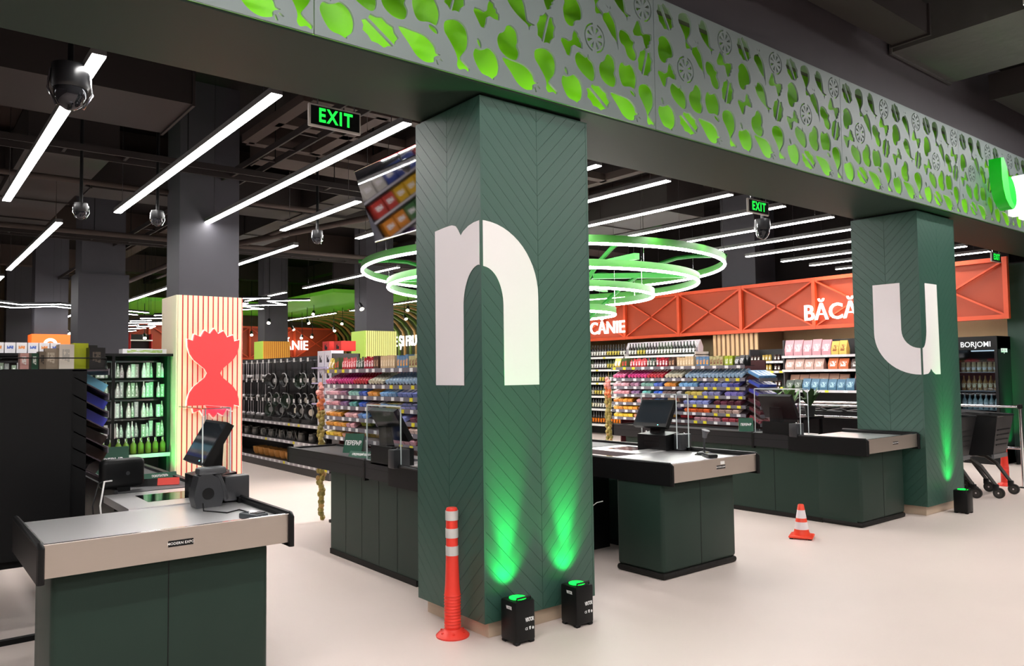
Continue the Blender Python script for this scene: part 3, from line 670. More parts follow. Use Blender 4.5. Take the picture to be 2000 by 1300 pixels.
truss((13.88, 4.70, 0), (13.88, 19.55, 0), 2.305, 3.30, 9, 'orange truss canopy with crossed braces along the right wall shelves', (-1, 0, 0))
truss((5.2, 28.9, 0), (14.0, 28.9, 0), 2.15, 3.4, 5, 'orange truss canopy across the far end of the shop', (0, -1, 0))
lettm = mat('glowing_letters', (255, 248, 240), .5, emit=(255, 246, 236), es=2.4)
tag(put('lit_lettering', text_mesh('BĂCĂNIE',   .42, .03, .0045, .98, 1.0, lettm), None, (13.78, 8.27-.95, 2.605), FACE_MX), 'glowing white BĂCĂNIE lettering on the orange truss beside the u pillar', 'sign', 'glowing aisle lettering')
tag(put('lit_lettering', text_mesh('BĂCĂNIE',   .42, .03, .0045, .98, 1.0, lettm), None, (13.78, 12.78+.95, 2.605), FACE_MX), 'glowing white BĂCĂNIE lettering half hidden behind the n pillar', 'sign', 'glowing aisle lettering')
tag(put('lit_lettering', text_mesh('BĂCĂNIE', .5, .03, .005, .9, 1.0, lettm), None, (11.8, 28.75, 2.68), FACE_MY), 'small glowing BĂCĂNIE lettering on the far orange wall', 'sign', 'glowing aisle lettering')
tag(put('lit_lettering', text_mesh('LEGUME ȘI FRUCTE', .5, .03, .005, .8, 1.0, lettm), None, (13.9, 23.6, 2.66), FACE_MX), 'glowing LEGUME ȘI FRUCTE lettering before the green slats', 'sign', 'glowing aisle lettering')
# green arched ribs of the fruit corner
ar = thing('arched_canopy', 'green arched rib canopy over the fruit corner at the back', 'canopy', (0, 0, 0))
MB().box(14.3, 19.7, 0, 14.4, YB, 4.4).build('back_panel', mat('dark_olive_panel', (52, 60, 22), .6), ar)
ribm = mat('green_rib', (92, 118, 40), .5); rib2 = mat('wood_rib', (170, 130, 70), .5)
for i in range(26):
    y_ = 20.0+i*.385
    P = [(14.2, 0.2), (14.2, 1.5), (14.2, 2.7)]+[(14.2-1.5*(1-math.cos(R(a))), 2.7+1.0*math.sin(R(a))) for a in (20, 40, 60, 80, 90)]+[(12.0, 3.72)]
    q = MB()
    for a, b in zip(P, P[1:]): q.beam((a[0], y_, a[1]), (b[0], y_, b[1]), .05, .10, up=(0, 1, 0))
    q.build('rib', ribm if i % 2 else rib2, ar)
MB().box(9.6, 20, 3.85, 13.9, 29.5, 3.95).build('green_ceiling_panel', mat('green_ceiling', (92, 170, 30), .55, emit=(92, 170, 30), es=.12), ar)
MB().box(5.5, 24, 3.75, 9.3, 29.5, 3.85).build('green_ceiling_panel', mat('green_ceiling', (92, 170, 30), .55), ar)
# track spotlights
def spot(p, label, aim=(.3, -.5, -.6), es=14):
    t = thing('track_spot', label, 'spotlight', p, 0, 'track spotlights at the back')
    a = Vector(aim).normalized()
    MB().cyl((0, 0, 0), a*.16, .05, .055, 12).build('spot_can', dark_m, t)
    MB().cyl(a*.155, a*.165, .048, n=12).build('spot_lens', mat('spot_lens_warm', (255, 240, 220), .5, emit=(255, 236, 210), es=es), t)
    MB().cyl((0, 0, 0), (0, 0, ZC-p[2]), .01, n=6).build('drop_rod', blk_m, t)
for i, (a, b, d_) in enumerate(((491, 648, 26), (526, 624, 22), (570, 638, 27), (613, 608, 24), (600, 625, 25), (652, 640, 25), (669, 627, 24.5), (702, 594, 15.5), (797, 600, 20), (790, 616, 21), (590, 655, 27), (610, 653, 27), (282, 653, 25), (130, 645, 27), (1415, 555, 6))):
    if a > 1200: continue
    spot(px(a, b, 1, d_), 'track spotlight number-like point of light, %s from the entrance group' % ordn[min(i, 13)] if False else ['warm spotlight left over the lime clad far column', 'spotlight beside the amber slatted column', 'bright spotlight right of the amber slatted column', 'spotlight under the green ceiling panel, upper one', 'spotlight under the green ceiling panel, lower one', 'bright spotlight before the green ribs', 'spotlight among the arched ribs', 'spotlight on the lime slatted column', 'spotlight beside the n pillar, upper one', 'spotlight beside the n pillar, lower one', 'black spotlight above the far lettering, left one', 'black spotlight above the far lettering, right one', 'spotlight over the red shelves left of the hourglass column', 'spotlight over the orange sign cube'][i], (random.uniform(-.5, .5), -.6, -.6))

# ------------------------------------------------------------------ hanging tilted mirror
mt = thing('tilted_mirror', 'tilted hanging mirror panel above the candy rack beside the n pillar', 'mirror', (3.95, 5.4, 3.79))
A, B = Vector((0, 0, 0)), Vector((.26, 0, -.76)); nn = Vector((.946, 0, .324))*.006; L_ = Vector((0, 2.3, 0))
MB().add([A, B, B+L_, A+L_, A+nn, B+nn, B+L_+nn, A+L_+nn], [(0,1,2,3),(7,6,5,4),(0,4,5,1),(1,5,6,2),(2,6,7,3),(3,7,4,0)]).build('mirror_sheet', mat('mirror', (205, 205, 210), .04, metal=1.0), mt, smooth=False)
for c in (A, B): MB().beam(c, c+L_, .014, .012).build('edge_trim', chrome_m, mt)
for yy in (.3, 2.0): MB().cyl((0, yy, 0), (0, yy, ZC-3.79), .004, n=5).build('suspension_wire', chrome_m, mt); MB().cyl((.26, yy, -.76), (.26, yy, ZC-3.79), .004, n=5).build('suspension_wire', chrome_m, mt)
# ------------------------------------------------------------------ checkout counters
def checkout(xl, y0, mirror, yend, base, base_end, seams, label, sticker):
    """u runs from the cashier side (0) to the aisle side (1.09)"""
    W = 1.09
    t = thing('checkout_counter', label, 'counter', (xl, y0, 0), 0, 'checkout counters')
    def X(u): return W-u if mirror else u
    def bx(name, u0, v0, z0, u1, v1, z1, m_, par=None, r=None):
        a, b = sorted((X(u0), X(u1))); q = MB()
        if r: q.rbox(a, v0, z0, b, v1, z1, r, 2)
        else: q.box(a, v0, z0, b, v1, z1)
        return q.build(name, m_, par or t)
    D = .82
    # front body with rounded corners, panel seams and skirt
    b0, b1 = base
    q = MB(); q.rbox(b0, .09, .045, b1, .56, .72, .03, 3); body = q.build('body', counter_m, t)
    for c in ((b0+b1)/2,): MB().box(c-.002, .0885, .05, c+.002, .0905, .715).build('panel_seam', dark_m, body)
    q = MB(); q.rbox(b0-.006, .084, 0, b1+.006, .566, .05, .022, 2); q.build('skirt', skirt_m, t)
    # long body under the belt on the aisle side
    sb0, sb1 = (X(1.045), X(.62)) if mirror else (X(.62), b1)
    q = MB(); q.box(sb0+(.001 if mirror else 0), .14, .045, sb1-(0 if mirror else .001), base_end-y0, .72); lb = q.build('belt_body', counter_m, t)
    for i in range(1, 5):
        yy = .5+(base_end-y0-.5)*i/5
        if mirror: MB().box(sb0-.0008, yy-.002, .05, sb0, yy+.002, .715).build('panel_seam', dark_m, lb)
    q = MB(); q.box(sb0-.006, .5, 0, sb1+.006, base_end-y0+.006, .045); q.build('skirt', skirt_m, t)
    # steel packing tray
    bx('tray_floor', .02, .012, .822, W-.02, D, .834, steel_m)
    fp = bx('front_plate', 0.005, 0, .72, W-.005, .012, .857, steelf_m)
    bx('plate_lip', 0.005, .0, .857, W-.005, .016, .861, chrome_m, fp)
    for u0, u1 in ((-.006, .02), (W-.02, W+.006)):
        bx('side_rim', u0, -.004, .70, u1, D, .85, blk_m)
        a = X((u0+u1)/2); MB().tube([(a, -.008, .70), (a, -.008, .845), (a, .01, .857), (a, D, .857)], .015, 8).build('rim_tube', dark_m, t)
    # sticker on the plate
    sx = X(sticker)
    MB().box(sx-.055, -.0015, .778, sx+.055, 0, .806).build('maker_plate', dark_m, fp)
    put('maker_lettering', text_mesh('MODERN EXPO', .0165, .0008, .0002, .95, 1.08, white_m), fp, (sx, -.002, .792), FACE_MY)
    # scanner section and conveyor
    E_ = yend-y0
    bx('scanner_deck', .52, D, .80, W-.03, 1.45, .842, steel_m)
    bx('scanner_glass', .66, 1.0, .8425, .95, 1.3, .8432, mat('scanner_glass', (15, 17, 20), .08))
    bx('belt', .60, 1.46, .80, W-.035, E_-.02, .845, mat('belt_rubber', (58, 58, 60), .55, noise=.06, nscale=60))
    cuts = [D]+[s-y0 for s in seams]+[E_]
    for a, b in zip(cuts, cuts[1:]):
        pr = bx('side_profile', W-.032, a+.012, .72, W, b-.012, .856, dk2_m)
        bx('profile_lip', W-.034, a+.012, .856, W+.002, b-.012, .864, dark_m, pr)
        bx('profile_groove', W-.0005, a+.014, .80, W+.0006, b-.014, .806, dark_m, pr)
    for s in cuts[:-1]: bx('seam_post', W-.034, s-.014, .70, W+.004, s+.014, .86, dark_m)
    bx('end_profile', .58, E_-.03, .72, W, E_, .86, dk2_m)
    bx('inner_profile', .58, 1.46, .74, .60, E_, .862, dk2_m)
    return t
checkout(.487, 3.75, False, 7.2, (.06, 1.005), 6.9, (4.42, 5.0), 'nearest checkout counter with steel tray at lower left', .56)
checkout(2.97, 4.41, True, 7.18, (.05, .95), 6.33, (5.08, 5.63), 'checkout counter running behind the letter n pillar', .5)
checkout(4.47, 3.75, False, 7.2, (.005, .897), 6.9, (4.42, 5.0), 'checkout counter with steel tray between the two lettered pillars', .60)
checkout(7.32, 3.73, True, 7.1, (.045, .94), 6.9, (4.48, 4.99), 'farthest checkout counter with steel tray before the letter u pillar', .5)

screen_m = mat('dark_screen', (46, 52, 58), .08)
def pos_terminal(xl, mirror, label):
    """tilted touch monitor facing the cashier on a boxy printer base"""
    s = -1 if mirror else 1
    ox = xl+1.09-.93 if mirror else xl+.93
    t = thing('pos_terminal', label, 'monitor', (ox, 4.75+(.64 if xl == 2.97 else 0), .842), 0, 'point of sale terminals')
    def tx(poly): return [(s*a, b) for a, b in poly]
    MB().prism(tx([(-.035, .0), (.16, .0), (.16, .15), (-.035, .13)]), -.2, .13, 'y').build('printer_base', dark_m, t)
    for i in range(2): MB().prism(tx([(-.037, .03+.05*i), (-.034, .03+.05*i), (-.034, .06+.05*i), (-.037, .06+.05*i)]), -.12, .05, 'y').build('slot', mat('dark_slot', (6, 6, 6), .3), t)
    MB().prism(tx([(.05, .12), (.12, .12), (.13, .3), (.09, .3)]), -.06, .06, 'y').build('stand_neck', dark_m, t)
    # panel: bottom (0,.21) -> top (.125,.435)
    a, b = Vector((-.03, .205)), Vector((.105, .44)); d = (b-a).normalized(); n = Vector((d.y, -d.x))
    c = a+n*.045; e = b+n*.045
    pn = MB(); pn.prism(tx([tuple(a), tuple(b), tuple(e), tuple(c)]), -.20, .19, 'y'); o = pn.build('monitor_shell', dark_m, t)
    i0, i1 = a+d*.035-n*.001, b-d*.015-n*.001
    MB().prism(tx([tuple(i0), tuple(i1), tuple(i1+n*.0008), tuple(i0+n*.0008)]), -.185, .175, 'y').build('screen', screen_m, o)
    k_ = a+d*.015-n*.001
    MB().prism(tx([tuple(k_), tuple(k_+d*.006), tuple(k_+d*.006+n*.001), tuple(k_+n*.001)]), -.105, -.095, 'y').build('power_light', mat('cyan_indicator', (120, 255, 255), .4, emit=(120, 255, 255), es=3), o)
    # side box (fiscal printer)
    MB().rbox(*( (s*.06, -.3, 0, s*.2, -.21, .14) if s > 0 else (s*.2, -.3, 0, s*.06, -.21, .14)), .008, 2).build('side_box', mat('charcoal_plastic', (46, 47, 50), .4), t)
    return t
pos_terminal(.487, False, 'black touch monitor tilted back on the nearest checkout')
pos_terminal(4.47, False, 'black touch monitor with white screen glare on the middle checkout')
pos_terminal(7.34, True, 'back of a black touch monitor on the farthest checkout')
pos_terminal(2.97, True, 'back of a black touch monitor behind clear acrylic beside the n pillar')

def acrylic(x, y0, y1, ztop, label, turn=.16, s=1):
    t = thing('acrylic_screen', label, 'screen guard', (x, y0, .864), 0, 'clear acrylic guards on the checkouts')
    L_, H_ = y1-y0, ztop-.864
    MB().box(-.003, 0, 0, .003, L_, H_).build('front_sheet', acryl, t)
    MB().box(min(0, s*turn), 0, H_, max(0, s*turn), L_, H_+.006).build('top_sheet', clear_mat('acrylic_top', (225, 232, 232), .5), t)
    edge = mat('acrylic_edge', (215, 225, 225), .25)
    for a in (0, L_): MB().box(-.004, a-.003, 0, .004, a+.003, H_).build('polished_edge', edge, t)
    MB().box(-.004, 0, H_-.003, .004, L_, H_+.007).build('polished_edge', edge, t)
    MB().box(-.004, 0, 0, .004, L_, .004).build('polished_edge', edge, t)
    MB().box(min(s*(turn-.006), s*turn), 0, 0, max(s*(turn-.006), s*turn), .006, H_).build('polished_edge', edge, t)
    for a in (.05, L_-.05):
        for z_ in (.03, .12): MB().cyl((-.008, a, z_), (.008, a, z_), .006, n=8).build('stand_off', chrome_m, t)
acrylic(2.99, 5.09, 5.62, 1.30, 'clear acrylic guard on the counter beside the n pillar')
acrylic(7.36, 4.44, 4.98, 1.335, 'clear acrylic guard on the farthest checkout')
acrylic(1.55, 4.58, 5.05, 1.36, 'clear acrylic guard in front of the hourglass column', s=-1)
acrylic(5.535, 4.43, 4.98, 1.33, 'clear acrylic guard behind the glare-lit monitor', s=-1)

# ---- small counter-top things
def scanner_stand(loc, label, rz=0, s=1.0):
    t = thing('barcode_scanner', label, 'scanner', loc, rz, 'barcode scanners')
    MB().lathe([(.06*s, 0), (.062*s, .012*s), (.045*s, .022*s), (.012*s, .03*s)], n=18).build('stand_foot', dark_m, t)
    MB().tube([(0, 0, .025*s), (0, 0, .10*s), (.0, -.005*s, .15*s)], [.009*s, .009*s, .011*s], 8).build('goose_neck', mat('charcoal_plastic', (46, 47, 50), .4), t)
    MB().tube([(0, -.005*s, .14*s), (0, -.012*s, .18*s), (0, -.02*s, .205*s)], [.018*s, .024*s, .036*s], 10).build('scanner_head', mat('grey_scanner', (92, 92, 96), .35), t)
scanner_stand((5.40, 4.16, .8345), 'grey barcode scanner on a thin stand in the middle checkout tray')
t = thing('handheld_scanner', 'black handheld scanner resting in its bulky cradle below the nearest monitor', 'scanner', (1.36, 4.42, .8345))
chp = mat('charcoal_plastic', (46, 47, 50), .4)
q = MB(); q.prism([(-.06, 0), (.07, 0), (.085, .05), (.06, .15), (.0, .19), (-.05, .17), (-.075, .06)], -.05, .05, 'y'); q.build('cradle', chp, t)
MB().cyl((.0, -.052, .075), (.0, -.04, .075), .032, n=18).build('cradle_window', mat('dark_slot', (6, 6, 6), .3), t)
q = MB(); q.rbox(-.05, -.055, .175, .10, .03, .215, .014, 2); q.build('scanner_head', mat('grey_scanner2', (66, 67, 70), .35), t)
q = MB(); q.tube([(.05, -.02, .18), (.085, -.03, .10), (.1, -.03, .03)], [.02, .018, .016], 8); q.build('scanner_handle', chp, t)
t.children[0].rotation_euler = (0, 0, 0)
q = MB(); q.tube([(1.33, 4.36, .86), (1.30, 4.25, .84), (1.38, 4.12, .838), (1.46, 4.17, .838), (1.47, 4.04, .838), (1.44, 3.93, .84)], .0035, 6)
tag(q.build('scanner_cable', dark_m), 'thin black cable curling across the nearest steel tray', 'cable')
t = thing('card_terminal', 'small black card terminal lying in the nearest steel tray', 'card reader', (1.43, 3.88, .8345), R(20))
MB().rbox(-.04, -.065, 0, .04, .065, .03, .008, 2).build('terminal_body', mat('grey_terminal', (70, 74, 78), .35), t)
MB().box(-.03, .0, .0302, .03, .05, .031).build('terminal_display', screen_m, t)
for i in range(3):
    for j in range(3): MB().box(-.028+.02*i, -.055+.017*j, .03, -.012+.02*i, -.042+.017*j, .0335).build('key', dark_m, t)
t = thing('card_terminal', 'black card terminals lying in the middle checkout tray', 'card reader', (5.28, 4.02, .8345), R(-35))
MB().rbox(-.04, -.11, 0, .04, .09, .03, .01, 2).build('terminal_body', dark_m, t)
MB().box(-.03, .0, .0302, .03, .07, .031).build('terminal_display', screen_m, t)
q = MB(); q.tube([(5.38, 4.22, .84), (5.30, 4.18, .838), (5.33, 4.08, .838)], .004, 6); tag(q.build('terminal_cable', dark_m), 'short black cable in the middle checkout tray', 'cable')
# second sticker on the middle tray
tag(MB().box(5.065, 3.7485, .812, 5.115, 3.7499, .836).build('price_sticker', white_m), 'small white sticker on the middle checkout front plate', 'sticker')
# customer display (back), belt divider, cables on the nearest checkout
t = thing('customer_display', 'black rounded display turned away above the nearest checkout belt', 'monitor', (1.13, 5.30, .845), R(12))
MB().rbox(-.13, -.03, .02, .13, .05, .20, .028, 3).build('display_shell', dark_m, t)
MB().cyl((.02, -.032, .11), (.02, -.028, .11), .012, n=12).build('cable_port', chp, t)
MB().box(-.04, -.02, 0, .04, .04, .03).build('display_foot', dark_m, t)
t = thing('belt_divider', 'black belt divider bar with a red tip lying across the nearest belt', 'divider', (1.34, 5.62, .847), R(-28))
MB().prism([(-.025, 0), (.025, 0), (0, .042)], -.01, .36, 'x').build('divider_bar', dark_m, t)
MB().prism([(-.026, 0), (.026, 0), (0, .044)], .0, .13, 'x').build('red_tip', red_m, t, (.24, 0, 0))
t.rotation_euler = (0, 0, R(-20)); t.location = (1.14, 5.5, .847)
q = MB(); q.tube([(.98, 5.1, .70), (.97, 5.1, .80), (1.0, 5.15, .93), (1.06, 5.25, .92)], .005, 6); tag(q.build('white_cable', white_m), 'white cable looping up beside the black display', 'cable')
q = MB(); q.tube([(.94, 5.1, .66), (.93, 5.1, .80), (.97, 5.16, .92), (1.05, 5.27, .93)], .004, 6); tag(q.build('black_cable', dark_m), 'black cable looping up beside the white cable', 'cable')
# tent signs
tgm = mat('tent_sign_green', (30, 84, 62), .5)
def tent(loc, rz, label, txt, w_=.2, h_=.17, d_=.1, sz=.056, mirror=False, sq=.66):
    t = thing('tent_sign', label, 'sign', loc, rz, 'folded tent signs on the belts')
    MB().prism([(-d_/2, 0), (-d_/2+.004, 0), (.002, h_), (-.002, h_)], -w_/2, w_/2, 'x').xf(Matrix.Identity(4)).build('front_leaf', tgm, t)
    MB().prism([(d_/2-.004, 0), (d_/2, 0), (.002, h_), (-.002, h_)], -w_/2, w_/2, 'x').build('rear_leaf', mat('tent_inside', (190, 196, 190), .5), t)
    a = math.atan2(d_/2, h_)
    put('lettering', text_mesh(txt, sz, .001, .0016*sz/.046, sq, 1.0, white_m), t, (0, -d_/4-.003, h_/2), (R(90)-a, 0, 0))
tent((3.27, 6.37, .847), R(-62), 'green ПЕРЕРЫВ tent sign on the belt left of the n pillar', 'ПЕРЕРЫВ')
tent((3.13, 5.92, .847), R(-72), 'low green СЛЕДУЮЩИЙ tent divider beside the acrylic guard', 'СЛЕДУЮЩИЙ ПОКУПАТЕЛЬ', .34, .05, .06, .026, sq=.72)
tent((1.23, 6.2, .847), R(2), 'grey-green ПЕРЕРЫВ tent sign behind the dark candy trays', 'ПЕРЕРЫВ', .26, .2, .1, .058)
tent((1.46, 5.75, .847), R(2), 'low green ПОКУПАТЕЛЬ tent divider on the nearest belt', 'ПОКУПАТЕЛЬ', .22, .04, .05, .022, sq=.72)
tent((7.62, 5.28, .847), R(-50), 'green ПЕРЕРЫВ tent sign on the farthest belt', 'ПЕРЕРЫВ', .16, .15, .1, .038)
tent((7.62, 6.55, .847), R(-60), 'tiny tent sign at the far end of the farthest belt', 'ПОКУПАТЕЛЬ', .16, .05, .05, .018)
# floor clutter behind the middle checkout
t = thing('power_strip', 'white power strip lying on the floor behind the n pillar', 'power strip', (4.48, 4.95, 0), R(20))
MB().rbox(-.12, -.03, 0, .12, .03, .045, .008, 2).build('strip_body', white_m, t)
for i in range(3): MB().cyl((-.07+.07*i, 0, .045), (-.07+.07*i, 0, .07), .02, n=10).build('plug', dark_m, t)
q = MB(); q.tube([(4.3, 4.6, .02), (4.38, 4.72, .01), (4.55, 4.7, .01), (4.6, 4.9, .02), (4.42, 5.0, .05), (4.32, 4.9, .3)], .006, 6); tag(q.build('floor_cable', dark_m), 'black cable snaking on the floor behind the n pillar', 'cable')
q = MB(); q.tube([(4.2, 4.55, .52), (4.28, 4.52, .46), (4.36, 4.5, .455), (4.43, 4.48, .50), (4.47, 4.45, .51)], .004, 6); tag(q.build('hanging_cable', white_m), 'thin white cable sagging between the n pillar and the middle checkout', 'cable')
MB_ = MB(); MB_.box(4.5, 4.9, 0, 5.0, 6.7, .70); tag(MB_.build('under_counter_cabinet', dark_m), 'black cabinet in the dark cashier space of the middle checkout', 'cabinet')

# ------------------------------------------------------------------ floor things in front
def bollard(loc, label):
    t = thing('flexible_bollard', label, 'bollard', loc, 0, 'orange flexible bollards')
    MB().lathe([(.098, 0), (.1, .008), (.085, .022), (.06, .034), (.05, .045)], n=32).build('base_flange', red_m, t)
    prof = [(.047, .04)]
    for i in range(11):
        z_ = .055+i*.018; prof += [(.047, z_), (.0505, z_+.005), (.0475, z_+.011)]
    prof += [(.043, .30), (.036, .5), (.035, .72), (.035, .738), (.030, .75)]
    MB().lathe(prof, n=28).build('post', red_m, t)
    for z_, h_ in ((.472, .055), (.575, .055), (.678, .055)):
        MB().lathe([(.0385, z_-.0), (.0385, z_+h_)], n=28).build('reflective_band', silver_m, t)
    for a in range(6):
        c = (.072*math.cos(a*math.pi/3), .072*math.sin(a*math.pi/3)); MB().cyl((c[0], c[1], .02), (c[0], c[1], .032), .008, n=8).build('anchor_bolt', red_m, t)
bollard((2.622, 3.875, 0), 'orange flexible bollard with silver bands beside the letter n pillar')
bollard((11.34, 3.95, 0), 'orange flexible bollard with silver bands behind the trolleys')
t = thing('traffic_cone', 'small orange traffic cone with two white bands on the open floor', 'cone', (6.56, 3.98, 0), R(24))
cm = mat('cone_orange', (245, 70, 40), .4)
MB().rbox(-.105, -.105, 0.008, .105, .105, .03, .012, 2).build('base_plate', cm, t)
for sx in (-1, 1):
    for sy in (-1, 1): MB().box(sx*.08-.015, sy*.08-.015, 0, sx*.08+.015, sy*.08+.015, .012).build('foot', dark_m, t)
MB().lathe([(.075, .028), (.07, .05), (.066, .06), (.0265, .3), (.022, .305)], n=28).build('cone_body', cm, t)
cr_ = lambda z: .0668-(z-.06)/.24*.0403
for z0_, z1_ in ((.082, .148), (.182, .255)): MB().lathe([(cr_(z0_), z0_), (cr_(z1_), z1_)], n=28).build('white_band', mat('white_band', (236, 226, 228), .45), t)

# ------------------------------------------------------------------ shopping trolleys
trm = mat('trolley_plastic', (20, 20, 22), .38); trd = mat('trolley_leg', (62, 58, 55), .45); trl = mat('trolley_bumper', (98, 98, 100), .4)
def trolley(loc, label):
    t = thing('shopping_trolley', label, 'trolley', loc, 0, 'nested shopping trolleys')
    # origin between front wheels; trolley faces -Y. basket front at y=.05, back at y=.75
    q = MB(); fr = [(-.2, .06, .50), (.2, .06, .50), (.255, -.02, .96), (-.255, -.02, .96)]; bk = [(-.24, .62, .46), (.24, .62, .46), (.29, .74, 1.0), (-.29, .74, 1.0)]
    def panel(a, b, c, d, n_, name, axis_n):
        a, b, c, d = map(Vector, (a, b, c, d)); g = MB()
        for i in range(n_+1):
            u = i/n_
            g.beam(a.lerp(b, u), d.lerp(c, u), .006, .006, up=axis_n) if (d.lerp(c, u)-a.lerp(b, u)).length > .01 else None
        for i in range(7):
            u = i/6; g.beam(a.lerp(d, u), b.lerp(c, u), .012 if i in (0, 6) else .008, .008, up=axis_n)
        g.build(name, trm, t)
    def plate(a, b, c, d, name, inset=.0):
        o = [Vector(v) for v in (a, b, c, d)]; n_ = (o[1]-o[0]).cross(o[2]-o[0]).normalized()*.004
        MB().add([v+n_ for v in o]+[v-n_ for v in o], [(0,1,2,3),(7,6,5,4),(0,4,5,1),(1,5,6,2),(2,6,7,3),(3,7,4,0)]).build(name, trm, t)
    plate(fr[0], fr[1], fr[2], fr[3], 'basket_front')
    for i in range(4):
        a = Vector(fr[0]).lerp(Vector(fr[3]), .25+.13*i)+Vector((.05, -.008, 0)); MB().beam(a, a+Vector((.32+.02*i, 0, 0)), .01, .012).build('front_rib', trm, t)
    plate(fr[0], bk[0], bk[3], fr[3], 'basket_side'); plate(fr[1], bk[1], bk[2], fr[2], 'basket_side')
    plate(fr[0], fr[1], bk[1], bk[0], 'basket_floor')
    q = MB(); q.tube([fr[3], fr[2], bk[2], bk[3]], .014, 8, True); q.build('basket_rim', trm, t)
    q = MB(); q.tube([(-.29, .74, 1.0), (-.29, .82, 1.03), (.29, .82, 1.03), (.29, .74, 1.0)], .016, 8); q.build('push_handle', trm, t)
    MB().box(-.21, .045, .455, .21, .07, .505).build('bumper', trl, t)
    for s in (-1, 1):
        MB().tube([(s*.22, .55, .46), (s*.235, .30, .44), (s*.235, .18, .36), (s*.23, .03, .15)], [.022, .024, .024, .02], 8).build('leg', trd, t)
        MB().tube([(s*.23, .5, .45), (s*.26, .62, .3), (s*.26, .7, .15)], [.022, .022, .02], 8).build('leg', trd, t)
        for y_ in (0.0, .7):
            xx = s*(.23 if y_ == 0 else .26)
            c = MB(); c.rbox(xx-.025, y_-.0, .09, xx+.025, y_+.06, .165, .012, 2); c.build('caster_fork', trm, t)
            w_ = MB(); w_.cyl((xx-.015, y_, .062), (xx+.015, y_, .062), .062, n=20); wo = w_.build('wheel', mat('wheel_rubber', (40, 38, 38), .5), t)
            MB().cyl((xx-.017, y_, .062), (xx+.017, y_, .062), .04, n=16).build('wheel_disc', trd, wo)
            MB().cyl((xx-.019, y_, .062), (xx+.019, y_, .062), .01, n=10).build('wheel_hub', chrome_m, wo)
    return t
tr0 = trolley((10.42, 3.62, 0), 'foremost black shopping trolley in the right-hand nested row')
for i in range(1, 10): dup(tr0, (10.42, 3.62+.27*i, 0), 0, 'black shopping trolley nested %s behind the foremost one in the right-hand row' % ordn[i-1])
for i in range(0, 10): dup(tr0, (9.79, 3.80+.27*i, 0), 0, ('foremost black shopping trolley in the left row beside the letter u pillar' if i == 0 else 'black shopping trolley nested %s in the left row behind the letter u pillar' % ordn[i]))
def rail(pts_posts, zs, label, r=.019, ends=None):
    t = thing('guard_rail', label, 'rail', (0, 0, 0), 0, 'steel guard rails')
    for x_, y_ in pts_posts:
        MB().cyl((x_, y_, 0), (x_, y_, zs[0]+.02), r, n=14).build('post', chrome_m, t); MB().cyl((x_, y_, 0), (x_, y_, .012), .05, n=16).build('post_foot', dark_m, t)
    for z_ in zs:
        q = MB(); q.tube([(x_, y_, z_) for x_, y_ in pts_posts], r*.85, 10); q.build('bar', chrome_m, t)
    MB().rbox(pts_posts[0][0]-.03, pts_posts[0][1]-.02, zs[0]-.03, pts_posts[0][0]+.03, pts_posts[0][1]+.03, zs[0]+.03, .008, 1).build('joint', dark_m, t)
rail([(11.28, 3.72), (11.28, 5.3), (11.28, 6.8)], (1.03, .50), 'chrome guard rail at the right of the trolleys')
rail([(9.42, 4.7), (9.42, 5.7), (9.42, 6.8)], (1.07, .93), 'chrome guard rail left of the trolleys behind the u pillar')
# ------------------------------------------------------------------ goods
MC = {}
def nth(n): return ('%d%s' % (n, 'th' if 10 <= n % 100 <= 20 else {1: 'st', 2: 'nd', 3: 'rd'}.get(n % 10, 'th'))) if n > 14 else ordn[n-1]
CNT = {}
def seq(key): CNT[key] = CNT.get(key, 0)+1; return nth(CNT[key])
def pack_mesh(kind, dims, m_):
    k = (kind, dims, m_.name_full if m_ else '')
    if k in MC: return MC[k]
    q = MB(); a, b, c = dims
    if kind == 'box': q.box(-a/2, -b/2, 0, a/2, b/2, c)
    elif kind == 'tube': q.cyl((-a/2, 0, c/2), (a/2, 0, c/2), c/2, n=8)
    elif kind == 'pouch':
        q.add([(-a/2, -b/2, 0), (a/2, -b/2, 0), (a/2, b/2, 0), (-a/2, b/2, 0), (-a*.55, -b*.5, c*.4), (a*.55, -b*.5, c*.4), (a*.55, b*.5, c*.4), (-a*.55, b*.5, c*.4), (-a*.06, -b*.5, c), (a*.06, -b*.5, c), (a*.06, b*.5, c), (-a*.06, b*.5, c)],
              [(3,2,1,0),(0,1,5,4),(1,2,6,5),(2,3,7,6),(3,0,4,7),(4,5,9,8),(5,6,10,9),(6,7,11,10),(7,4,8,11),(8,9,10,11)])
    elif kind == 'bottle': q.lathe([(b*.42, 0), (b*.5, c*.03), (b*.5, c*.58), (b*.2, c*.76), (b*.17, c*.98), (b*.15, c)], n=10)
    elif kind == 'jar': q.lathe([(b*.46, 0), (b*.5, c*.05), (b*.5, c*.72), (b*.42, c*.8), (b*.45, c*.81), (b*.45, c)], n=10)
    elif kind == 'hex': q.cyl((-a/2, 0, c*.5), (a/2, 0, c*.5), c*.5, c*.42, n=6)
    me = q.mesh(kind+'_pack', m_, smooth=kind in ('bottle', 'jar', 'tube')); MC[k] = me; return me
def goods(name, kind, dims, m_, loc, rot, label, cat, group=None):
    return tag(put(name, pack_mesh(kind, dims, m_), None, loc, rot), label, cat, group)
TIERS = (1.60, 1.445, 1.335, 1.228, 1.115, 1.014, .912)
TN = ('top', 'second', 'third', 'fourth', 'fifth', 'sixth', 'lowest')
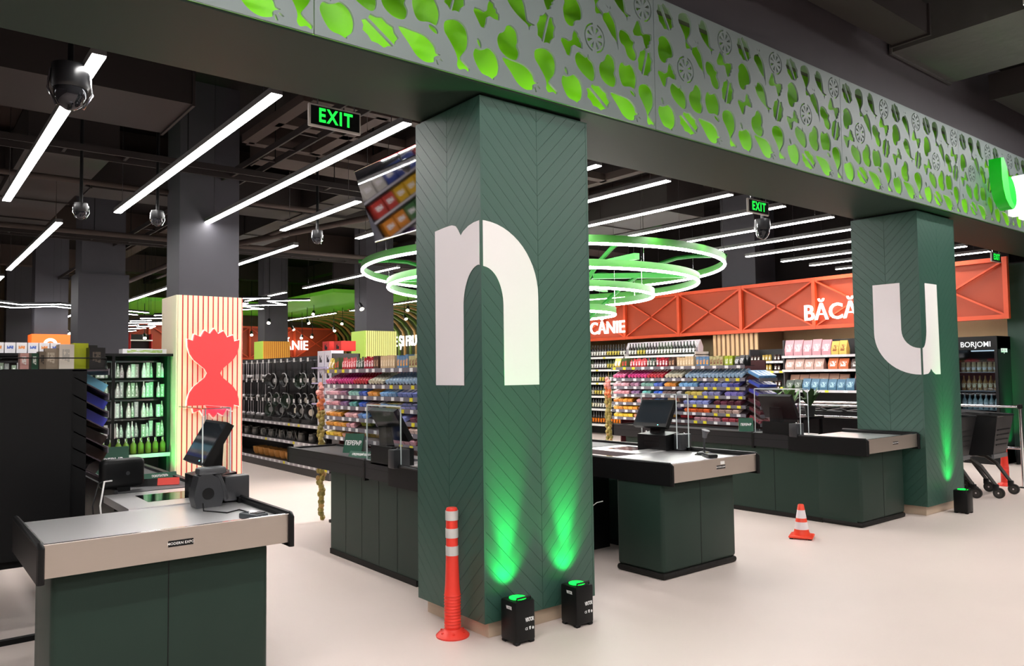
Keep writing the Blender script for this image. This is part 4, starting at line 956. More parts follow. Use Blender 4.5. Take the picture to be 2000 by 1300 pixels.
def candy_rack(xf, y0, y1, s, label, where, spec, endcap=True, legs=.35, back=.42):
    """s=+1: body lies towards +X (front faces -X); s=-1 mirrored"""
    t = thing('candy_rack', label, 'rack', (xf, y0, 0), 0, 'checkout candy racks'); L_ = y1-y0
    def bx(name, d0, v0, z0, d1, v1, z1, m_, par=None):
        a, b = sorted((s*d0, s*d1)); return MB().box(a, v0, z0, b, v1, z1).build(name, m_, par or t)
    rb = mat('burgundy_rack', (70, 22, 28), .5) if s > 0 else blk_m
    bx('back_panel', back, 0, legs, back+.02, L_, 1.66, rb)
    bx('end_panel', .16, L_-.02, legs, back, L_, 1.60, rb)
    if s < 0: bx('end_panel', .12, 0, legs, back, .02, 1.60, rb)
    else: bx('end_panel', .12, .0, legs, back, .02, .95, rb)
    for v in (.05, L_-.09):
        bx('foot', .02, v, 0, back+.05, v+.04, .03, blk_m); bx('leg', back-.04, v, .03, back, v+.04, legs+.05, blk_m)
    for ti, z_ in enumerate(TIERS):
        ang = 0 if ti == 0 else R(24 if s > 0 else 31)
        dep = .22 if ti else .2
        ca, sa = math.cos(ang), math.sin(ang)
        P = [(0, z_-.002), (dep*ca, z_+dep*sa-.002), (dep*ca, z_+dep*sa-.010), (0, z_-.010)]
        MB().prism([(s*a, b) for a, b in P], 0, L_, 'y').xf(Matrix.Identity(4)).build('shelf', mat('rack_shelf', (60, 48, 54), .45), t)
        ra = bx('price_rail', -.006, 0, z_-.036, 0, L_, z_+.004, rail_m)
        n = 13
        for i in range(n):
            yy = L_*(i+.35+.3*random.random())/n
            yel = (i < 5 and random.random() < .6) if ti else (i > n-4)
            bx('price_tag', -.0085, yy-.026, z_-.034, -.006, yy+.026, z_-.001, tag_y if yel else tag_w)
        # goods: far end (y1) first
        yy = y1-.03; segs = spec[ti]
        tot = sum(q[0] for q in segs) or 1
        for frac, colr, acc, kind, w_, word in segs:
            end = yy-(L_-.06)*frac/tot
            m_ = pack_mat(colr, acc, lo=(.15, .2), hi=(.8, .85), ax=(0, 1)) if kind not in ('bottle', 'jar', 'pouch', 'box_up') else pack_mat(colr, acc, lo=(.2, .15), hi=(.7, .85), ax=(2, 1))
            m2_ = pack_mat(tuple(min(255, int(v*1.12+14)) for v in colr), acc, lo=(.3, .12), hi=(.95, .7), ax=(0, 1), spots=9)
            while yy-w_ >= end-.004:
                yc = yy-w_/2; g = 'group'
                grp = '%ss, %s tier, %s' % (word, TN[ti], where); od = seq(grp); lab = '%s %s from the left, %s tier, %s' % (od, word, TN[ti], where)
                if ti == 0:
                    h_ = random.choice((.11, .12, .125)); k2 = 'box' if kind == 'box_up' else kind
                    goods('sweet_pack', k2, (.06, w_*.9, h_ if kind != 'tube' else .05), m_, (xf+s*.06, yc, z_-.002), None, lab+', front', 'sweets', grp)
                    goods('sweet_pack', k2, (.06, w_*.9, h_), m_, (xf+s*.14, yc, z_-.002), None, lab+', rear', 'sweets', grp)
                elif kind in ('hex', 'tube'):
                    for r_ in (0, 1):
                        goods('gum_tube', kind, (.09, w_*.9, w_*.85), m_, (xf+s*(.05+.1*r_)*ca, yc, z_+(.05+.1*r_)*sa+.002), (0, -s*ang, 0), lab+(', rear' if r_ else ', front'), 'sweets', grp)
                else:
                    hh_ = (.036 if s > 0 else .06)
                    goods('chocolate_pack', 'box' if kind != 'pouch' else 'pouch', (.17, w_*.86, hh_) if kind != 'pouch' else (.06, w_*.92, .09), random.choice((m_, m2_)), (xf+s*(.09)*ca, yc, z_+.09*sa+.001), (0, -s*ang+(s*R(random.uniform(-4, 4)) if kind == 'pouch' else 0), 0), lab, 'sweets', grp)
                yy -= w_
            yy = end
    if s > 0:      # stepped trays on the near end
        for ti, z_ in enumerate(TIERS[1:], 1):
            P = [(-.17, z_-.01), (0, z_+.07), (0, z_+.062), (-.17, z_-.018)]
            MB().prism(P, .03, .40, 'x').build('end_shelf', mat('rack_shelf', (60, 48, 54), .45), t)
            MB().box(.03, -.176, z_-.04, .40, -.17, z_).build('price_rail', rail_m, t)
            c_, a_, wd = (((96, 150, 200), (220, 235, 245), 'blue'), ((60, 80, 180), (210, 220, 245), 'royal blue'), ((70, 70, 170), (220, 215, 240), 'violet blue'), ((80, 30, 44), (214, 150, 150), 'maroon'), ((96, 40, 50), (220, 180, 170), 'burgundy'), ((150, 70, 80), (235, 210, 205), 'dusty red'))[ti-1]
            for i in range(4): goods('chocolate_pack', 'box', (.085, .16, .034), pack_mat(c_, a_, lo=(.2, .15), hi=(.8, .85)), (xf+.08+.09*i, y0-.085, z_+.03), (R(25), 0, 0), '%s %s carton on the %s near-end tray, %s' % (ordn[i], wd, TN[ti], where), 'sweets', 'near-end %s cartons, %s' % (wd, where))
    return t
W_ = (240, 236, 236)
def spec_main():
    return [
     [(1, (196, 170, 60), W_, 'pouch', .06, 'yellow sweet pouch'), (1, (60, 90, 50), (230, 60, 60), 'box_up', .05, 'green sweet box'), (2.2, (190, 30, 40), (240, 190, 190), 'bottle', .05, 'red sweet bottle'), (1.2, (40, 60, 44), (200, 200, 190), 'bottle', .05, 'dark green sweet bottle'), (1.6, (176, 24, 44), (250, 230, 230), 'jar', .05, 'crimson sweet jar'), (1, (70, 44, 36), (190, 150, 120), 'box_up', .05, 'brown sweet box'), (2.2, (206, 176, 136), (240, 220, 190), 'box_up', .045, 'beige biscuit stick box'), (1.5, (90, 130, 170), (240, 170, 60), 'box_up', .05, 'blue and orange sweet box'), (1.6, (190, 180, 130), (120, 60, 40), 'box_up', .05, 'straw coloured sweet box'), (1, (170, 190, 40), (240, 240, 210), 'box_up', .06, 'lime sweet box'), (1, (40, 40, 42), (220, 220, 220), 'pouch', .07, 'black sweet pouch')],
     [(1.6, (226, 96, 150), (250, 190, 215), 'hex', .058, 'pink gum tube'), (2, (205, 30, 120), (245, 130, 190), 'hex', .058, 'magenta gum tube'), (1.8, (196, 24, 50), (250, 150, 160), 'hex', .058, 'red gum tube'), (1.9, (216, 208, 182), (250, 248, 236), 'hex', .058, 'cream gum tube'), (5, (160, 190, 218), (230, 240, 250), 'hex', .058, 'pale blue gum tube')],
     [(2, (214, 160, 172), (236, 205, 205), 'box', .075, 'dusty pink chewing gum carton'), (1.2, (170, 120, 150), (220, 190, 210), 'box', .075, 'mauve chewing gum carton'), (1.4, (130, 180, 170), (220, 235, 230), 'box', .075, 'mint chewing gum carton'), (1.1, (70, 100, 190), (200, 210, 240), 'box', .075, 'blue chewing gum carton'), (1.5, (226, 140, 50), (240, 190, 120), 'box', .1, 'orange chewing gum carton'), (2, (110, 160, 205), (210, 228, 240), 'box', .075, 'sky blue chewing gum carton'), (2.6, (110, 125, 190), (220, 220, 240), 'box', .085, 'periwinkle chewing gum carton'), (1.4, (90, 90, 170), (230, 190, 205), 'box', .085, 'violet chewing gum carton')],
     [(2, (206, 140, 150), (240, 214, 214), 'box', .075, 'rose chewing gum carton'), (1.2, (150, 110, 160), (230, 210, 230), 'box', .075, 'lilac chewing gum carton'), (1.2, (100, 180, 175), (224, 240, 235), 'box', .075, 'turquoise chewing gum carton'), (.9, (40, 90, 200), (160, 190, 240), 'box', .075, 'royal blue chewing gum carton'), (1.4, (110, 90, 90), (190, 170, 160), 'box', .075, 'brown grey chewing gum carton'), (.8, (190, 190, 196), (240, 240, 240), 'box', .08, 'silver chewing gum carton'), (1.6, (200, 180, 90), (236, 228, 180), 'box', .09, 'straw yellow bar'), (2, (150, 150, 200), (236, 236, 244), 'box', .09, 'pale violet bar'), (1.6, (120, 110, 180), (220, 200, 220), 'box', .09, 'purple bar')],
     [(2.4, (225, 140, 40), (250, 205, 80), 'box', .09, 'orange chocolate bar'), (1.6, (220, 160, 165), (245, 215, 215), 'box', .09, 'salmon chocolate bar'), (1.2, (90, 140, 205), (210, 225, 245), 'box', .09, 'light blue chocolate bar'), (1.6, (215, 190, 150), (190, 40, 40), 'pouch', .1, 'cream and red sweet bag'), (2.6, (130, 140, 200), (238, 238, 246), 'box', .1, 'lavender chocolate bar'), (2.4, (96, 44, 60), (220, 170, 170), 'box', .1, 'maroon chocolate bar')],
     [(2.4, (230, 150, 40), (250, 215, 90), 'box', .09, 'amber chocolate bar'), (1.2, (210, 150, 160), (240, 215, 215), 'box', .09, 'pink chocolate bar'), (1.5, (170, 175, 60), (110, 60, 120), 'pouch', .1, 'olive sweet bag'), (1.3, (80, 70, 140), (210, 205, 230), 'pouch', .1, 'indigo sweet bag'), (2.2, (205, 90, 40), (240, 180, 60), 'box', .1, 'rust coloured bar'), (2.4, (190, 160, 150), (110, 60, 100), 'box', .1, 'greige bar')],
     [(1.8, (235, 180, 40), (220, 70, 40), 'box', .09, 'yellow bar'), (1.4, (190, 130, 100), (240, 220, 200), 'box', .09, 'tan bar'), (2.2, (225, 175, 70), (245, 220, 150), 'pouch', .1, 'golden sweet bag'), (1.2, (200, 40, 50), (240, 150, 150), 'pouch', .1, 'red sweet bag'), (2, (200, 150, 160), (110, 50, 60), 'box', .1, 'pale pink bar'), (1.5, (150, 60, 70), (235, 200, 200), 'box', .1, 'wine red bar')]]
candy_rack(3.60, 5.50, 7.70, 1, 'burgundy candy rack behind the belt left of the n pillar', 'left candy rack', spec_main())
candy_rack(7.95, 5.50, 7.70, 1, 'burgundy candy rack between the two lettered pillars', 'middle candy rack', spec_main())
blk = (24, 22, 22)
spec1 = [[],
 [(5, (120, 190, 220), (235, 245, 250), 'box', .12, 'light blue biscuit box')], [(5, (60, 70, 190), (235, 240, 250), 'box', .12, 'blue biscuit box')], [(5, (58, 62, 170), (235, 240, 250), 'box', .12, 'indigo biscuit box')],
 [(5, (50, 30, 24), (210, 180, 120), 'box', .12, 'dark brown wafer box')], [(5, (58, 36, 28), (225, 200, 150), 'box', .12, 'chestnut wafer box')], [(5, (90, 80, 78), (235, 225, 225), 'pouch', .1, 'grey candy bag')]]
candy_rack(1.06, 5.38, 7.70, -1, 'tall black candy rack seen end-on at far left', 'black rack', spec1, legs=.45, back=.60)
t = thing('top_basket', 'black wire basket of boxes on top of the black candy rack', 'basket', (.50, 5.40, 1.60))
for z_ in (.0, .07):
    MB().tube([(0, 0, z_), (.55, 0, z_), (.55, 1.2, z_), (0, 1.2, z_)], .004, 5, True).build('wire', blk_m, t)
for i in range(12): MB().cyl((.55, i*.1, 0), (.55, i*.1, .07), .003, n=5).build('wire', blk_m, t)
MB().box(0, 0, -.006, .55, 1.2, 0).build('basket_floor', blk_m, t)
MB().box(-.6, -.07, -1.1, .35, -.05, .0).build('end_board', blk_m, t)
for i, (dx, dy, a, b, c, colr, acc, lab) in enumerate(((1.00, .06, .09, .10, .135, (22, 20, 19), (90, 80, 70), 'black coffee carton at the near corner of the wire basket'), (.925, .16, .085, .12, .165, (195, 205, 30), (190, 200, 40), 'lime yellow carton in the wire basket'), (.84, .12, .08, .16, .155, (226, 214, 200), (190, 180, 170), 'white carton leaning left of the lime one'), (.765, .12, .075, .1, .13, (166, 148, 128), (214, 200, 180), 'taupe carton with window in the wire basket'), (.71, .1, .035, .1, .11, (120, 104, 86), (60, 50, 40), 'small brown carton in the wire basket'), (.67, .1, .035, .08, .10, (28, 72, 48), (220, 220, 210), 'dark green packet in the wire basket'), (.62, .12, .045, .08, .10, (216, 160, 150), (240, 230, 225), 'pinkish packet at the left of the wire basket'), (1.01, .34, .08, .1, .16, (22, 22, 20), (120, 190, 40), 'black and green carton at the far corner of the wire basket'))):
    goods('carton', 'box', (a, b, c), pack_mat(colr, acc, lo=(.2, .3), hi=(.7, .8), ax=(0, 2)), (dx, 5.40+dy, 1.601), (0, 0, R(random.uniform(-4, 4))), lab, 'box', 'cartons in the wire basket')

# ---- garlands of bulbs at the rack ends
def garland(x, y, label):
    t = thing('bulb_garland', label, 'garland', (x, y, 0)); random.seed(3)
    ms = []
    for c_ in ((214, 140, 130), (206, 110, 60), (176, 140, 80), (150, 132, 62), (128, 116, 52)):
        q = MB(); q.lathe([(.004, -.03), (.02, -.026), (.03, 0), (.022, .022), (.007, .034)], n=8); ms.append(q.mesh('bulb', mat('bulb_%d_%d' % c_[:2], c_, .5)))
    n = 34
    for i in range(n):
        z_ = .06+i*(1.46-.06)/n
        for k_ in (-1, 1):
            mi = 0 if z_ > 1.33 else 1 if z_ > 1.2 else random.choice((2, 3, 3, 4))
            put('bulb', ms[mi], t, (-.015+random.uniform(-.02, .02), k_*.026, z_+.018*k_), (random.uniform(-.4, .4), random.uniform(-.4, .4), 0))
    MB().cyl((0, 0, .03), (0, 0, 1.55), .004, n=5).build('cord', mat('jute', (150, 120, 70), .8), t)
garland(3.60, 7.76, 'hanging garland of golden onion-like bulbs at the left candy rack end')
garland(7.95, 7.76, 'hanging garland of golden onion-like bulbs between the two pillars')
random.seed(11)

# ---- generic shelving bays
def bay(x0, x1, y0, y1, face, zs, label, depth=.45, top=2.0, m_=None, tags=8, rail=None, low=.0):
    """face '-x': front plane x0; '-y': front plane y0"""
    t = thing('shelf_bay', label, 'shelves', (0, 0, 0), 0, 'shelving bays')
    m_ = m_ or mat('grey_shelf_metal', (70, 68, 72), .45); r_ = rail or mat('white_price_rail', (196, 192, 196), .45)
    if face == '-x':
        MB().box(x1-.02, y0, low, x1, y1, top).build('back_panel', mat('dark_pegboard', (36, 34, 36), .6), t)
        for y_ in (y0, y1-.02): MB().box(x0+.05, y_, low, x1, y_+.02, top).build('side_panel', m_, t)
        for z_ in zs:
            MB().box(x0, y0, z_-.02, x1-.02, y1, z_).build('shelf', m_, t); MB().box(x0-.008, y0+.005, z_-.045, x0, y1-.005, z_+.0).build('price_rail', r_, t)
            for i in range(tags):
                c = y0+(y1-y0)*(i+.5)/tags; MB().box(x0-.011, c-.035, z_-.042, x0-.008, c+.035, z_-.004).build('price_tag', tag_y if random.random() < .12 else tag_w, t)
    else:
        MB().box(x0, y1-.02, low, x1, y1, top).build('back_panel', mat('dark_pegboard', (36, 34, 36), .6), t)
        for x_ in (x0, x1-.03): MB().box(x_, y0+.05, low, x_+.03, y1, top).build('side_panel', m_, t)
        for z_ in zs:
            MB().box(x0, y0, z_-.02, x1, y1-.02, z_).build('shelf', m_, t); MB().box(x0+.005, y0-.008, z_-.045, x1-.005, y0, z_).build('price_rail', r_, t)
    return t
# right wall groceries
def row_goods(x, y0, y1, z, segs, where, nm='grocery_pack', depth_rows=1, dx=.12):
    yy = y1
    tot = sum(s_[0] for s_ in segs)
    for fr, kind, w_, h_, colr, acc, word in segs:
        end = yy-(y1-y0)*fr/tot
        m_ = pack_mat(colr, acc, lo=(.25, .2), hi=(.7, .8), ax=(2, 1), rough=.3)
        while yy-w_ >= end-.01:
            for r_ in range(depth_rows):
                goods(nm, kind, (min(.12, w_), w_*.93, h_*random.uniform(.95, 1.03)), m_, (x+dx*r_, yy-w_/2, z+.0005), None, '%s %s from the left on %s' % (seq((word, where)), word, where), 'groceries', '%ss on %s' % (word, where))
            yy -= w_
        yy = end
bay(13.42, 13.95, 5.55, 8.45, '-x', (.35, .72, 1.15, 1.535, 1.80), 'grey grocery shelving bay left of the u pillar', top=2.1)
bay(13.55, 13.95, 8.50, 9.30, '-x', (.4, .8, 1.2, 1.515, 1.71), 'narrow jar shelving bay beside the wood slatted column', top=1.95)
row_goods(13.50, 5.6, 8.4, 1.80, ((2.0, 'pouch', .19, .29, (206, 150, 160), W_, 'pink and clear nut bag'), (.9, 'pouch', .15, .25, (222, 184, 96), (150, 90, 50), 'golden snack bag'), (3, 'jar', .1, .23, (206, 112, 40), (240, 224, 190), 'amber honey jar')), 'the top grocery shelf', depth_rows=1)
row_goods(13.50, 5.6, 8.4, 1.535, ((2, 'pouch', .2, .2, (196, 160, 150), (240, 232, 226), 'clear dried fruit bag'), (1, 'pouch', .2, .2, (205, 110, 70), W_, 'orange lentil bag'), (1, 'pouch', .18, .19, (80, 66, 62), (230, 230, 226), 'dark bean bag'), (1, 'pouch', .18, .18, (222, 222, 214), (180, 190, 170), 'white rice bag'), (1.4, 'pouch', .2, .2, (222, 180, 110), (232, 200, 140), 'tan grain bag')), 'the second grocery shelf')
row_goods(13.50, 5.6, 8.4, 1.15, ((.8, 'pouch', .17, .19, (60, 72, 64), (150, 160, 150), 'dark green tea bag'), (2.4, 'pouch', .17, .21, (70, 112, 140), (160, 195, 205), 'steel blue flour bag'), (1.1, 'pouch', .15, .16, (226, 96, 20), (236, 120, 40), 'orange crisp bag'), (.7, 'pouch', .15, .16, (196, 176, 20), (214, 196, 40), 'mustard crisp bag'), (.6, 'pouch', .15, .16, (190, 190, 200), (220, 220, 226), 'silver crisp bag'), (.8, 'pouch', .15, .16, (214, 206, 20), (230, 226, 60), 'yellow crisp bag')), 'the third grocery shelf')
row_goods(13.64, 5.6, 8.4, 1.15, ((3, 'pouch', .2, .30, (196, 150, 130), (240, 220, 200), 'clear apricot bag'), (1.5, 'pouch', .2, .30, (222, 150, 140), W_, 'salmon snack bag'), (2, 'pouch', .2, .28, (170, 170, 90), (220, 205, 190), 'olive snack bag')), 'the third grocery shelf at the back')
for z_, w1 in ((1.71, 'jar shelf at the top'), (1.515, 'jar shelf second from the top'), (1.2, 'jar shelf in the middle')):
    row_goods(13.62, 8.53, 9.27, z_, ((1, 'jar', .075, .11, (50, 30, 26), (230, 226, 220), 'small dark jar'), (1, 'jar', .07, .12, (180, 150, 60), (235, 230, 220), 'small golden jar'), (.8, 'jar', .075, .12, (60, 34, 30), (240, 240, 236), 'small brown jar')), 'the '+w1)
# wine wall
for a in (10.55, 12.6, 14.65):
    bay(13.42, 13.95, a, a+2.0, '-x', (.27, .64, .95, 1.27, 1.59, 1.89), '%s wine shelving bay from the slatted column' % {10.55: 'first', 12.6: 'second', 14.65: 'third'}[a], top=1.95, m_=mat('white_shelf_metal', (210, 208, 206), .45), rail=white_m)
wine = ((22, 30, 20), (30, 18, 16), (40, 52, 26), (18, 18, 20)); lbl = ((236, 234, 226), (228, 224, 200), (240, 240, 240), (214, 196, 90))
for ti, z_ in enumerate((.27, .64, .95, 1.27, 1.59, 1.89)):
    nm_ = ('lowest', 'fifth', 'fourth', 'third', 'second', 'top')[ti]
    y_ = 10.62
    while y_ < 15.6:
        c_ = random.randrange(4); k_ = random.randrange(3, 6)
        m_ = pack_mat(wine[c_], lbl[random.randrange(4)] if ti else (226, 120, 20), lo=(.14, 0), hi=(.46, 1), ax=(2, 0), rough=.15)
        for _ in range(k_):
            if 12.55 < y_ < 12.66 or 14.6 < y_ < 14.7: y_ += .1
            goods('wine_bottle', 'bottle', (.08, .078, .29 if ti else .3), m_, (13.52, y_, z_+.0005), None, '%s dark bottle from the slatted column on the %s wine shelf' % (seq(nm_), nm_), 'bottle', 'bottles on the %s wine shelf' % nm_); y_ += .088
# clear white bags on top of the wine bay
for i in range(9): goods('clear_bag', 'pouch', (.16, .24, .26), pack_mat((226, 214, 224), (246, 244, 246), lo=(.2, .1), hi=(.9, .9), ax=(2, 1)), (13.7, 10.7+i*.235, 2.151 if False else 1.951), None, '%s clear white bag from the slatted column on the wine shelving' % nth(i+1), 'bag', 'white bags on the wine shelving')

# ---- drinks fridge
t = thing('drinks_fridge', 'black glass door drinks fridge with BORJOMI header', 'fridge', (13.60, 4.77, 0))
MB().box(0.03, 0, .0, .62, .015, 2.03).build('side_wall', mat('fridge_side', (26, 30, 32), .35), t); MB().box(.03, .605, 0, .62, .62, 2.03).build('side_wall', dark_m, t)
MB().box(.60, 0, 0, .62, .62, 2.03).build('back_wall', dark_m, t); MB().box(.0, 0, 1.82, .62, .62, 2.03).build('header', dark_m, t); MB().box(.0, 0, 0, .62, .62, .28).build('plinth', dark_m, t)
put('header_lettering', text_mesh('BORJOMI', .12, .004, .001, .92, 1.0, mat('fridge_letters', (225, 228, 230), .4, emit=(225, 228, 230), es=.35)), t, (-.004, .31, 1.90), FACE_MX)
put('side_lettering', text_mesh('BORJOMI', .09, .004, .002, .7, 1.0, mat('fridge_letters', (225, 228, 230), .4)), t, (.28, -.003, 1.80), FACE_MY)
d_ = MB(); d_.box(0, .04, .28, .012, .58, 1.82); do = d_.build('glass_door', clear_mat('fridge_glass', (215, 225, 230), .3), t)
for a, b in ((0, .04), (.58, .62)): MB().box(-.006, a, .28, .02, b, 1.82).build('door_stile', dark_m, do)
MB().tube([(-.03, .56, .9), (-.03, .56, 1.4)], .008, 6).build('handle', chrome_m, do)
for z_ in (.55, .85, 1.15, 1.45): MB().box(.05, .02, z_, .58, .60, z_+.012).build('shelf', mat('wire_shelf', (170, 172, 175), .4, metal=.5), t)
MB().box(.5, .05, 1.80, .54, .57, 1.815).build('fridge_light', mat('fridge_led', (255, 255, 255), .5, emit=(235, 245, 255), es=1.2), t)
for ti, (z_, c_, l_) in enumerate(((.562, (150, 170, 175), (236, 240, 240)), (.862, (160, 176, 180), (236, 240, 240)), (1.162, (150, 110, 50), (240, 226, 190)), (1.462, (190, 170, 130), (236, 240, 236)))):
    for i in range(7): goods('drink_bottle', 'bottle' if ti < 3 else 'jar', (.07, .07, .24 if ti < 3 else .16), pack_mat(c_, l_, lo=(.2, 0), hi=(.5, 1), ax=(2, 0), rough=.1), (13.72, 4.77+.07+i*.08, z_), None, '%s %s bottle from the right on the %s fridge shelf' % (nth(i+1), ('clear', 'frosted', 'amber', 'stubby')[ti], ('lowest', 'third', 'second', 'top')[ti]), 'bottle', 'bottles on the %s fridge shelf' % ('lowest', 'third', 'second', 'top')[ti])
l = MB().box(14.14, 4.2, 0, 14.16, 4.8, .02)

# ---- kitchenware gondola
gx, g0, g1 = 5.0, 10.55, 15.6
kg = bay(gx, gx+.5, g0, g1, '-x', (.16, .50, .78), 'long kitchenware gondola with pegboard left of the n pillar', top=1.86, tags=26, m_=mat('dark_gondola', (54, 50, 50), .5), rail=mat('light_price_rail', (176, 170, 176), .45))
MB().box(gx+.0, g0, 0, gx+.5, g1, .11).build('kick_plate', mat('dark_gondola', (54, 50, 50), .5), kg)
for z_ in (1.12, 1.45, 1.78): MB().box(gx+.40, g0+.7, z_, gx+.42, g1, z_+.02).build('hook_bar', chrome_m, kg)
pan_ms = []
for c_, inn in (((20, 20, 21), (30, 30, 31)), ((28, 28, 30), (150, 150, 150)), ((30, 44, 34), (24, 24, 24))):
    pan_ms.append((mat('pan_%d' % c_[1], c_, .3), mat('pan_in_%d' % inn[0], inn, .3, metal=.3)))
def pan(x, y, z, r, k, label):
    t = thing('frying_pan', label, 'pan', (x, y, z), 0, 'pans hanging on the kitchenware gondola')
    q = MB(); q.lathe([(r*.78, 0), (r*.98, .035), (r, .04), (r*.95, .036), (r*.76, .006)], n=18); q.xf(Matrix.Rotation(R(-90), 4, 'Y')); q.xf(Matrix.Translation((0, 0, -r))); q.build('pan_bowl', pan_ms[k][0], t, rot=(0, 0, R(random.uniform(10, 45))))
    MB().beam((0, 0, -.02), (0, 0, .16), .022, .014, up=(1, 0, 0)).build('handle', dark_m, t)
    q = MB(); q.tube([(-.04, r*math.cos(2*math.pi*i/18), r*math.sin(2*math.pi*i/18)-r) for i in range(18)], .008, 5, True); q.build('rim', mat('pan_rim', (170, 168, 168), .3, metal=.3), t, rot=(0, 0, t.children[0].rotation_euler[2]))
    q = MB(); q.cyl((-.012, 0, -r), (-.008, 0, -r), r*.42, n=16); q.build('card_label', pan_ms[1][1] if k != 1 else mat('pan_card', (226, 214, 200), .5), t, rot=(0, 0, R(25)))
rows = ((1.60, 'upper'), (1.27, 'middle'), (.98+.12, 'lower'))
for ri, (z_, rw) in enumerate(rows):
    for i in range(7):
        y_ = 11.6+i*.27+random.uniform(-.03, .03); pan(gx+.22+random.uniform(-.1, .05), y_, z_-.02, random.choice((.11, .12, .13)), random.randrange(3), '%s dark pan from the near end hanging in the %s row' % (ordn[i], rw))
def utensil(x, y, z, k, m_, label, grp):
    t = thing('kitchen_utensil', label, 'utensil', (x, y, z), 0, grp)
    MB().beam((0, 0, -.2), (0, 0, .02), .014, .006, up=(1, 0, 0)).build('handle', m_, t)
    if k: MB().lathe([(.012, -.03), (.034, -.02), (.04, 0), (.03, .02), (.012, .03)], (0, 0, -.225), n=10).build('ladle_bowl', m_, t)
    else: MB().rbox(-.006, -.032, -.30, .006, .032, -.19, .004, 1).build('blade', m_, t)
sil = mat('polished_steel_utensil', (210, 204, 204), .25, metal=.35); bku = mat('black_nylon_utensil', (24, 24, 25), .4)
for i in range(16):
    utensil(gx+.2+(i % 2)*.08, 13.5+i*.125, 1.76, i % 3 == 0, sil, '%s silver utensil from the right on the upper kitchenware pegs' % nth(i+1), 'silver utensils on the upper pegs')
for i in range(14): utensil(gx+.2+(i % 2)*.08, 11.6+i*.135, 1.80, 0, bku, '%s black nylon utensil from the right on the upper kitchenware pegs' % nth(i+1), 'black utensils on the upper pegs')
for i in range(16): utensil(gx+.2, 13.55+i*.12, 1.40, i % 2, bku if i % 3 else sil, '%s small utensil from the right on the middle kitchenware pegs' % nth(i+1), 'utensils on the middle pegs')
for i in range(16): utensil(gx+.2, 13.55+i*.12, 1.08, i % 2, sil if i % 4 else bku, '%s small utensil from the right on the lower kitchenware pegs' % nth(i+1), 'utensils on the lower pegs')
# boxed appliances at the near end of the gondola
for z_, h_ in ((.785, .26), (1.12, .26), (1.43, .22), (1.66, .24)):
    for i in range(2):
        b_ = goods('appliance_box', 'box', (.2, .22, h_), pack_mat((226, 222, 232), (52, 50, 60), lo=(.28, .3), hi=(.72, .7), ax=(2, 1), spots=2.2), (gx+.16, 10.72+i*.25, z_+.005), None, '%s white appliance box on the %s lilac shelf of the kitchenware gondola' % (('right', 'left')[i], {.785: 'lowest', 1.12: 'second', 1.43: 'third', 1.66: 'top'}[z_]), 'box', 'white appliance boxes at level %s' % {.785: 'one', 1.12: 'two', 1.43: 'three', 1.66: 'four'}[z_])
    if z_ > .8: MB().box(gx-.02, 10.57, z_-.02, gx+.42, 11.12, z_).build('shelf', mat('lilac_shelf', (190, 182, 220), .5), kg)
random.seed(5)
for i in range(22): goods('glass_jar', 'jar', (.1, .12, .13), mat('smoky_glass', (120, 118, 116), .1, metal=.4), (gx+.12+(i % 2)*.15, 11.0+i*.2, .501), None, '%s smoky storage jar from the right on the lower gondola shelf' % nth(i+1), 'jar', 'storage jars on the lower gondola shelf')
wire = mat('chrome_wire', (196, 196, 198), .25, metal=.9)
for i in range(10):
    t = thing('dish_rack', '%s chrome dish rack from the right on the gondola shelf' % nth(i+1), 'dish rack', (gx+.15, 11.9+i*.16, .505), R(0), 'chrome dish racks on the gondola shelf')
    for k_ in range(3): MB().tube([(-.08+k_*.06, -.05, 0), (-.1+k_*.06, -.02, .12), (-.06+k_*.06, .04, .14), (-.08+k_*.06, .06, 0)], .006, 5).build('wire_hoop', wire, t)
for i in range(9): goods('storage_tray', 'box', (.3, .3, .06), mat('dark_clear_tray', (60, 58, 58), .2), (gx+.2, 11.5+i*.4, .782), None, '%s flat dark tray from the right on the upper gondola shelf' % nth(i+1), 'tray', 'flat dark trays on the upper gondola shelf')
for i in range(7):
    t = thing('wicker_basket', '%s tan wicker basket from the right on the gondola floor shelf' % nth(i+1), 'basket', (gx+.18, 12.3+i*.24, .165), R(i*17), 'wicker baskets on the gondola floor shelf')
    q = MB(); q.lathe([(.09, 0), (.115, .05), (.12, .11), (.11, .11), (.1, .05), (.08, .01)], n=14); q.build('weave', mat('wicker', (186, 128, 62), .8, noise=.3, nscale=60, bump=.6, bscale=90), t)
    MB().tube([(.115*math.cos(2*math.pi*k_/14), .115*math.sin(2*math.pi*k_/14), .12) for k_ in range(14)], .012, 6, True).build('rim', mat('wicker', (186, 128, 62), .8), t)
goods('appliance_box', 'box', (.16, .26, .30), pack_mat((230, 226, 228), (60, 60, 64), lo=(.25, .25), hi=(.75, .75), ax=(2, 1), spots=2), (gx+.1, 11.75, .161), None, 'white box with a pan picture on the gondola floor shelf', 'box')
# boxes of red appliances on the top of the candy rack side
for i, (y_, h_, c_) in enumerate(((7.5, .15, (205, 52, 46)), (7.2, .16, (205, 52, 46)))):
    goods('appliance_box', 'box', (.24, .24, h_), pack_mat(c_, (30, 26, 28), lo=(.2, .3), hi=(.8, .7), ax=(2, 1), spots=2), (5.35, 10.75+i*.4, 1.90), None, ['red appliance box on the gondola top, nearer one', 'red appliance box on the gondola top, farther one'][i], 'box')

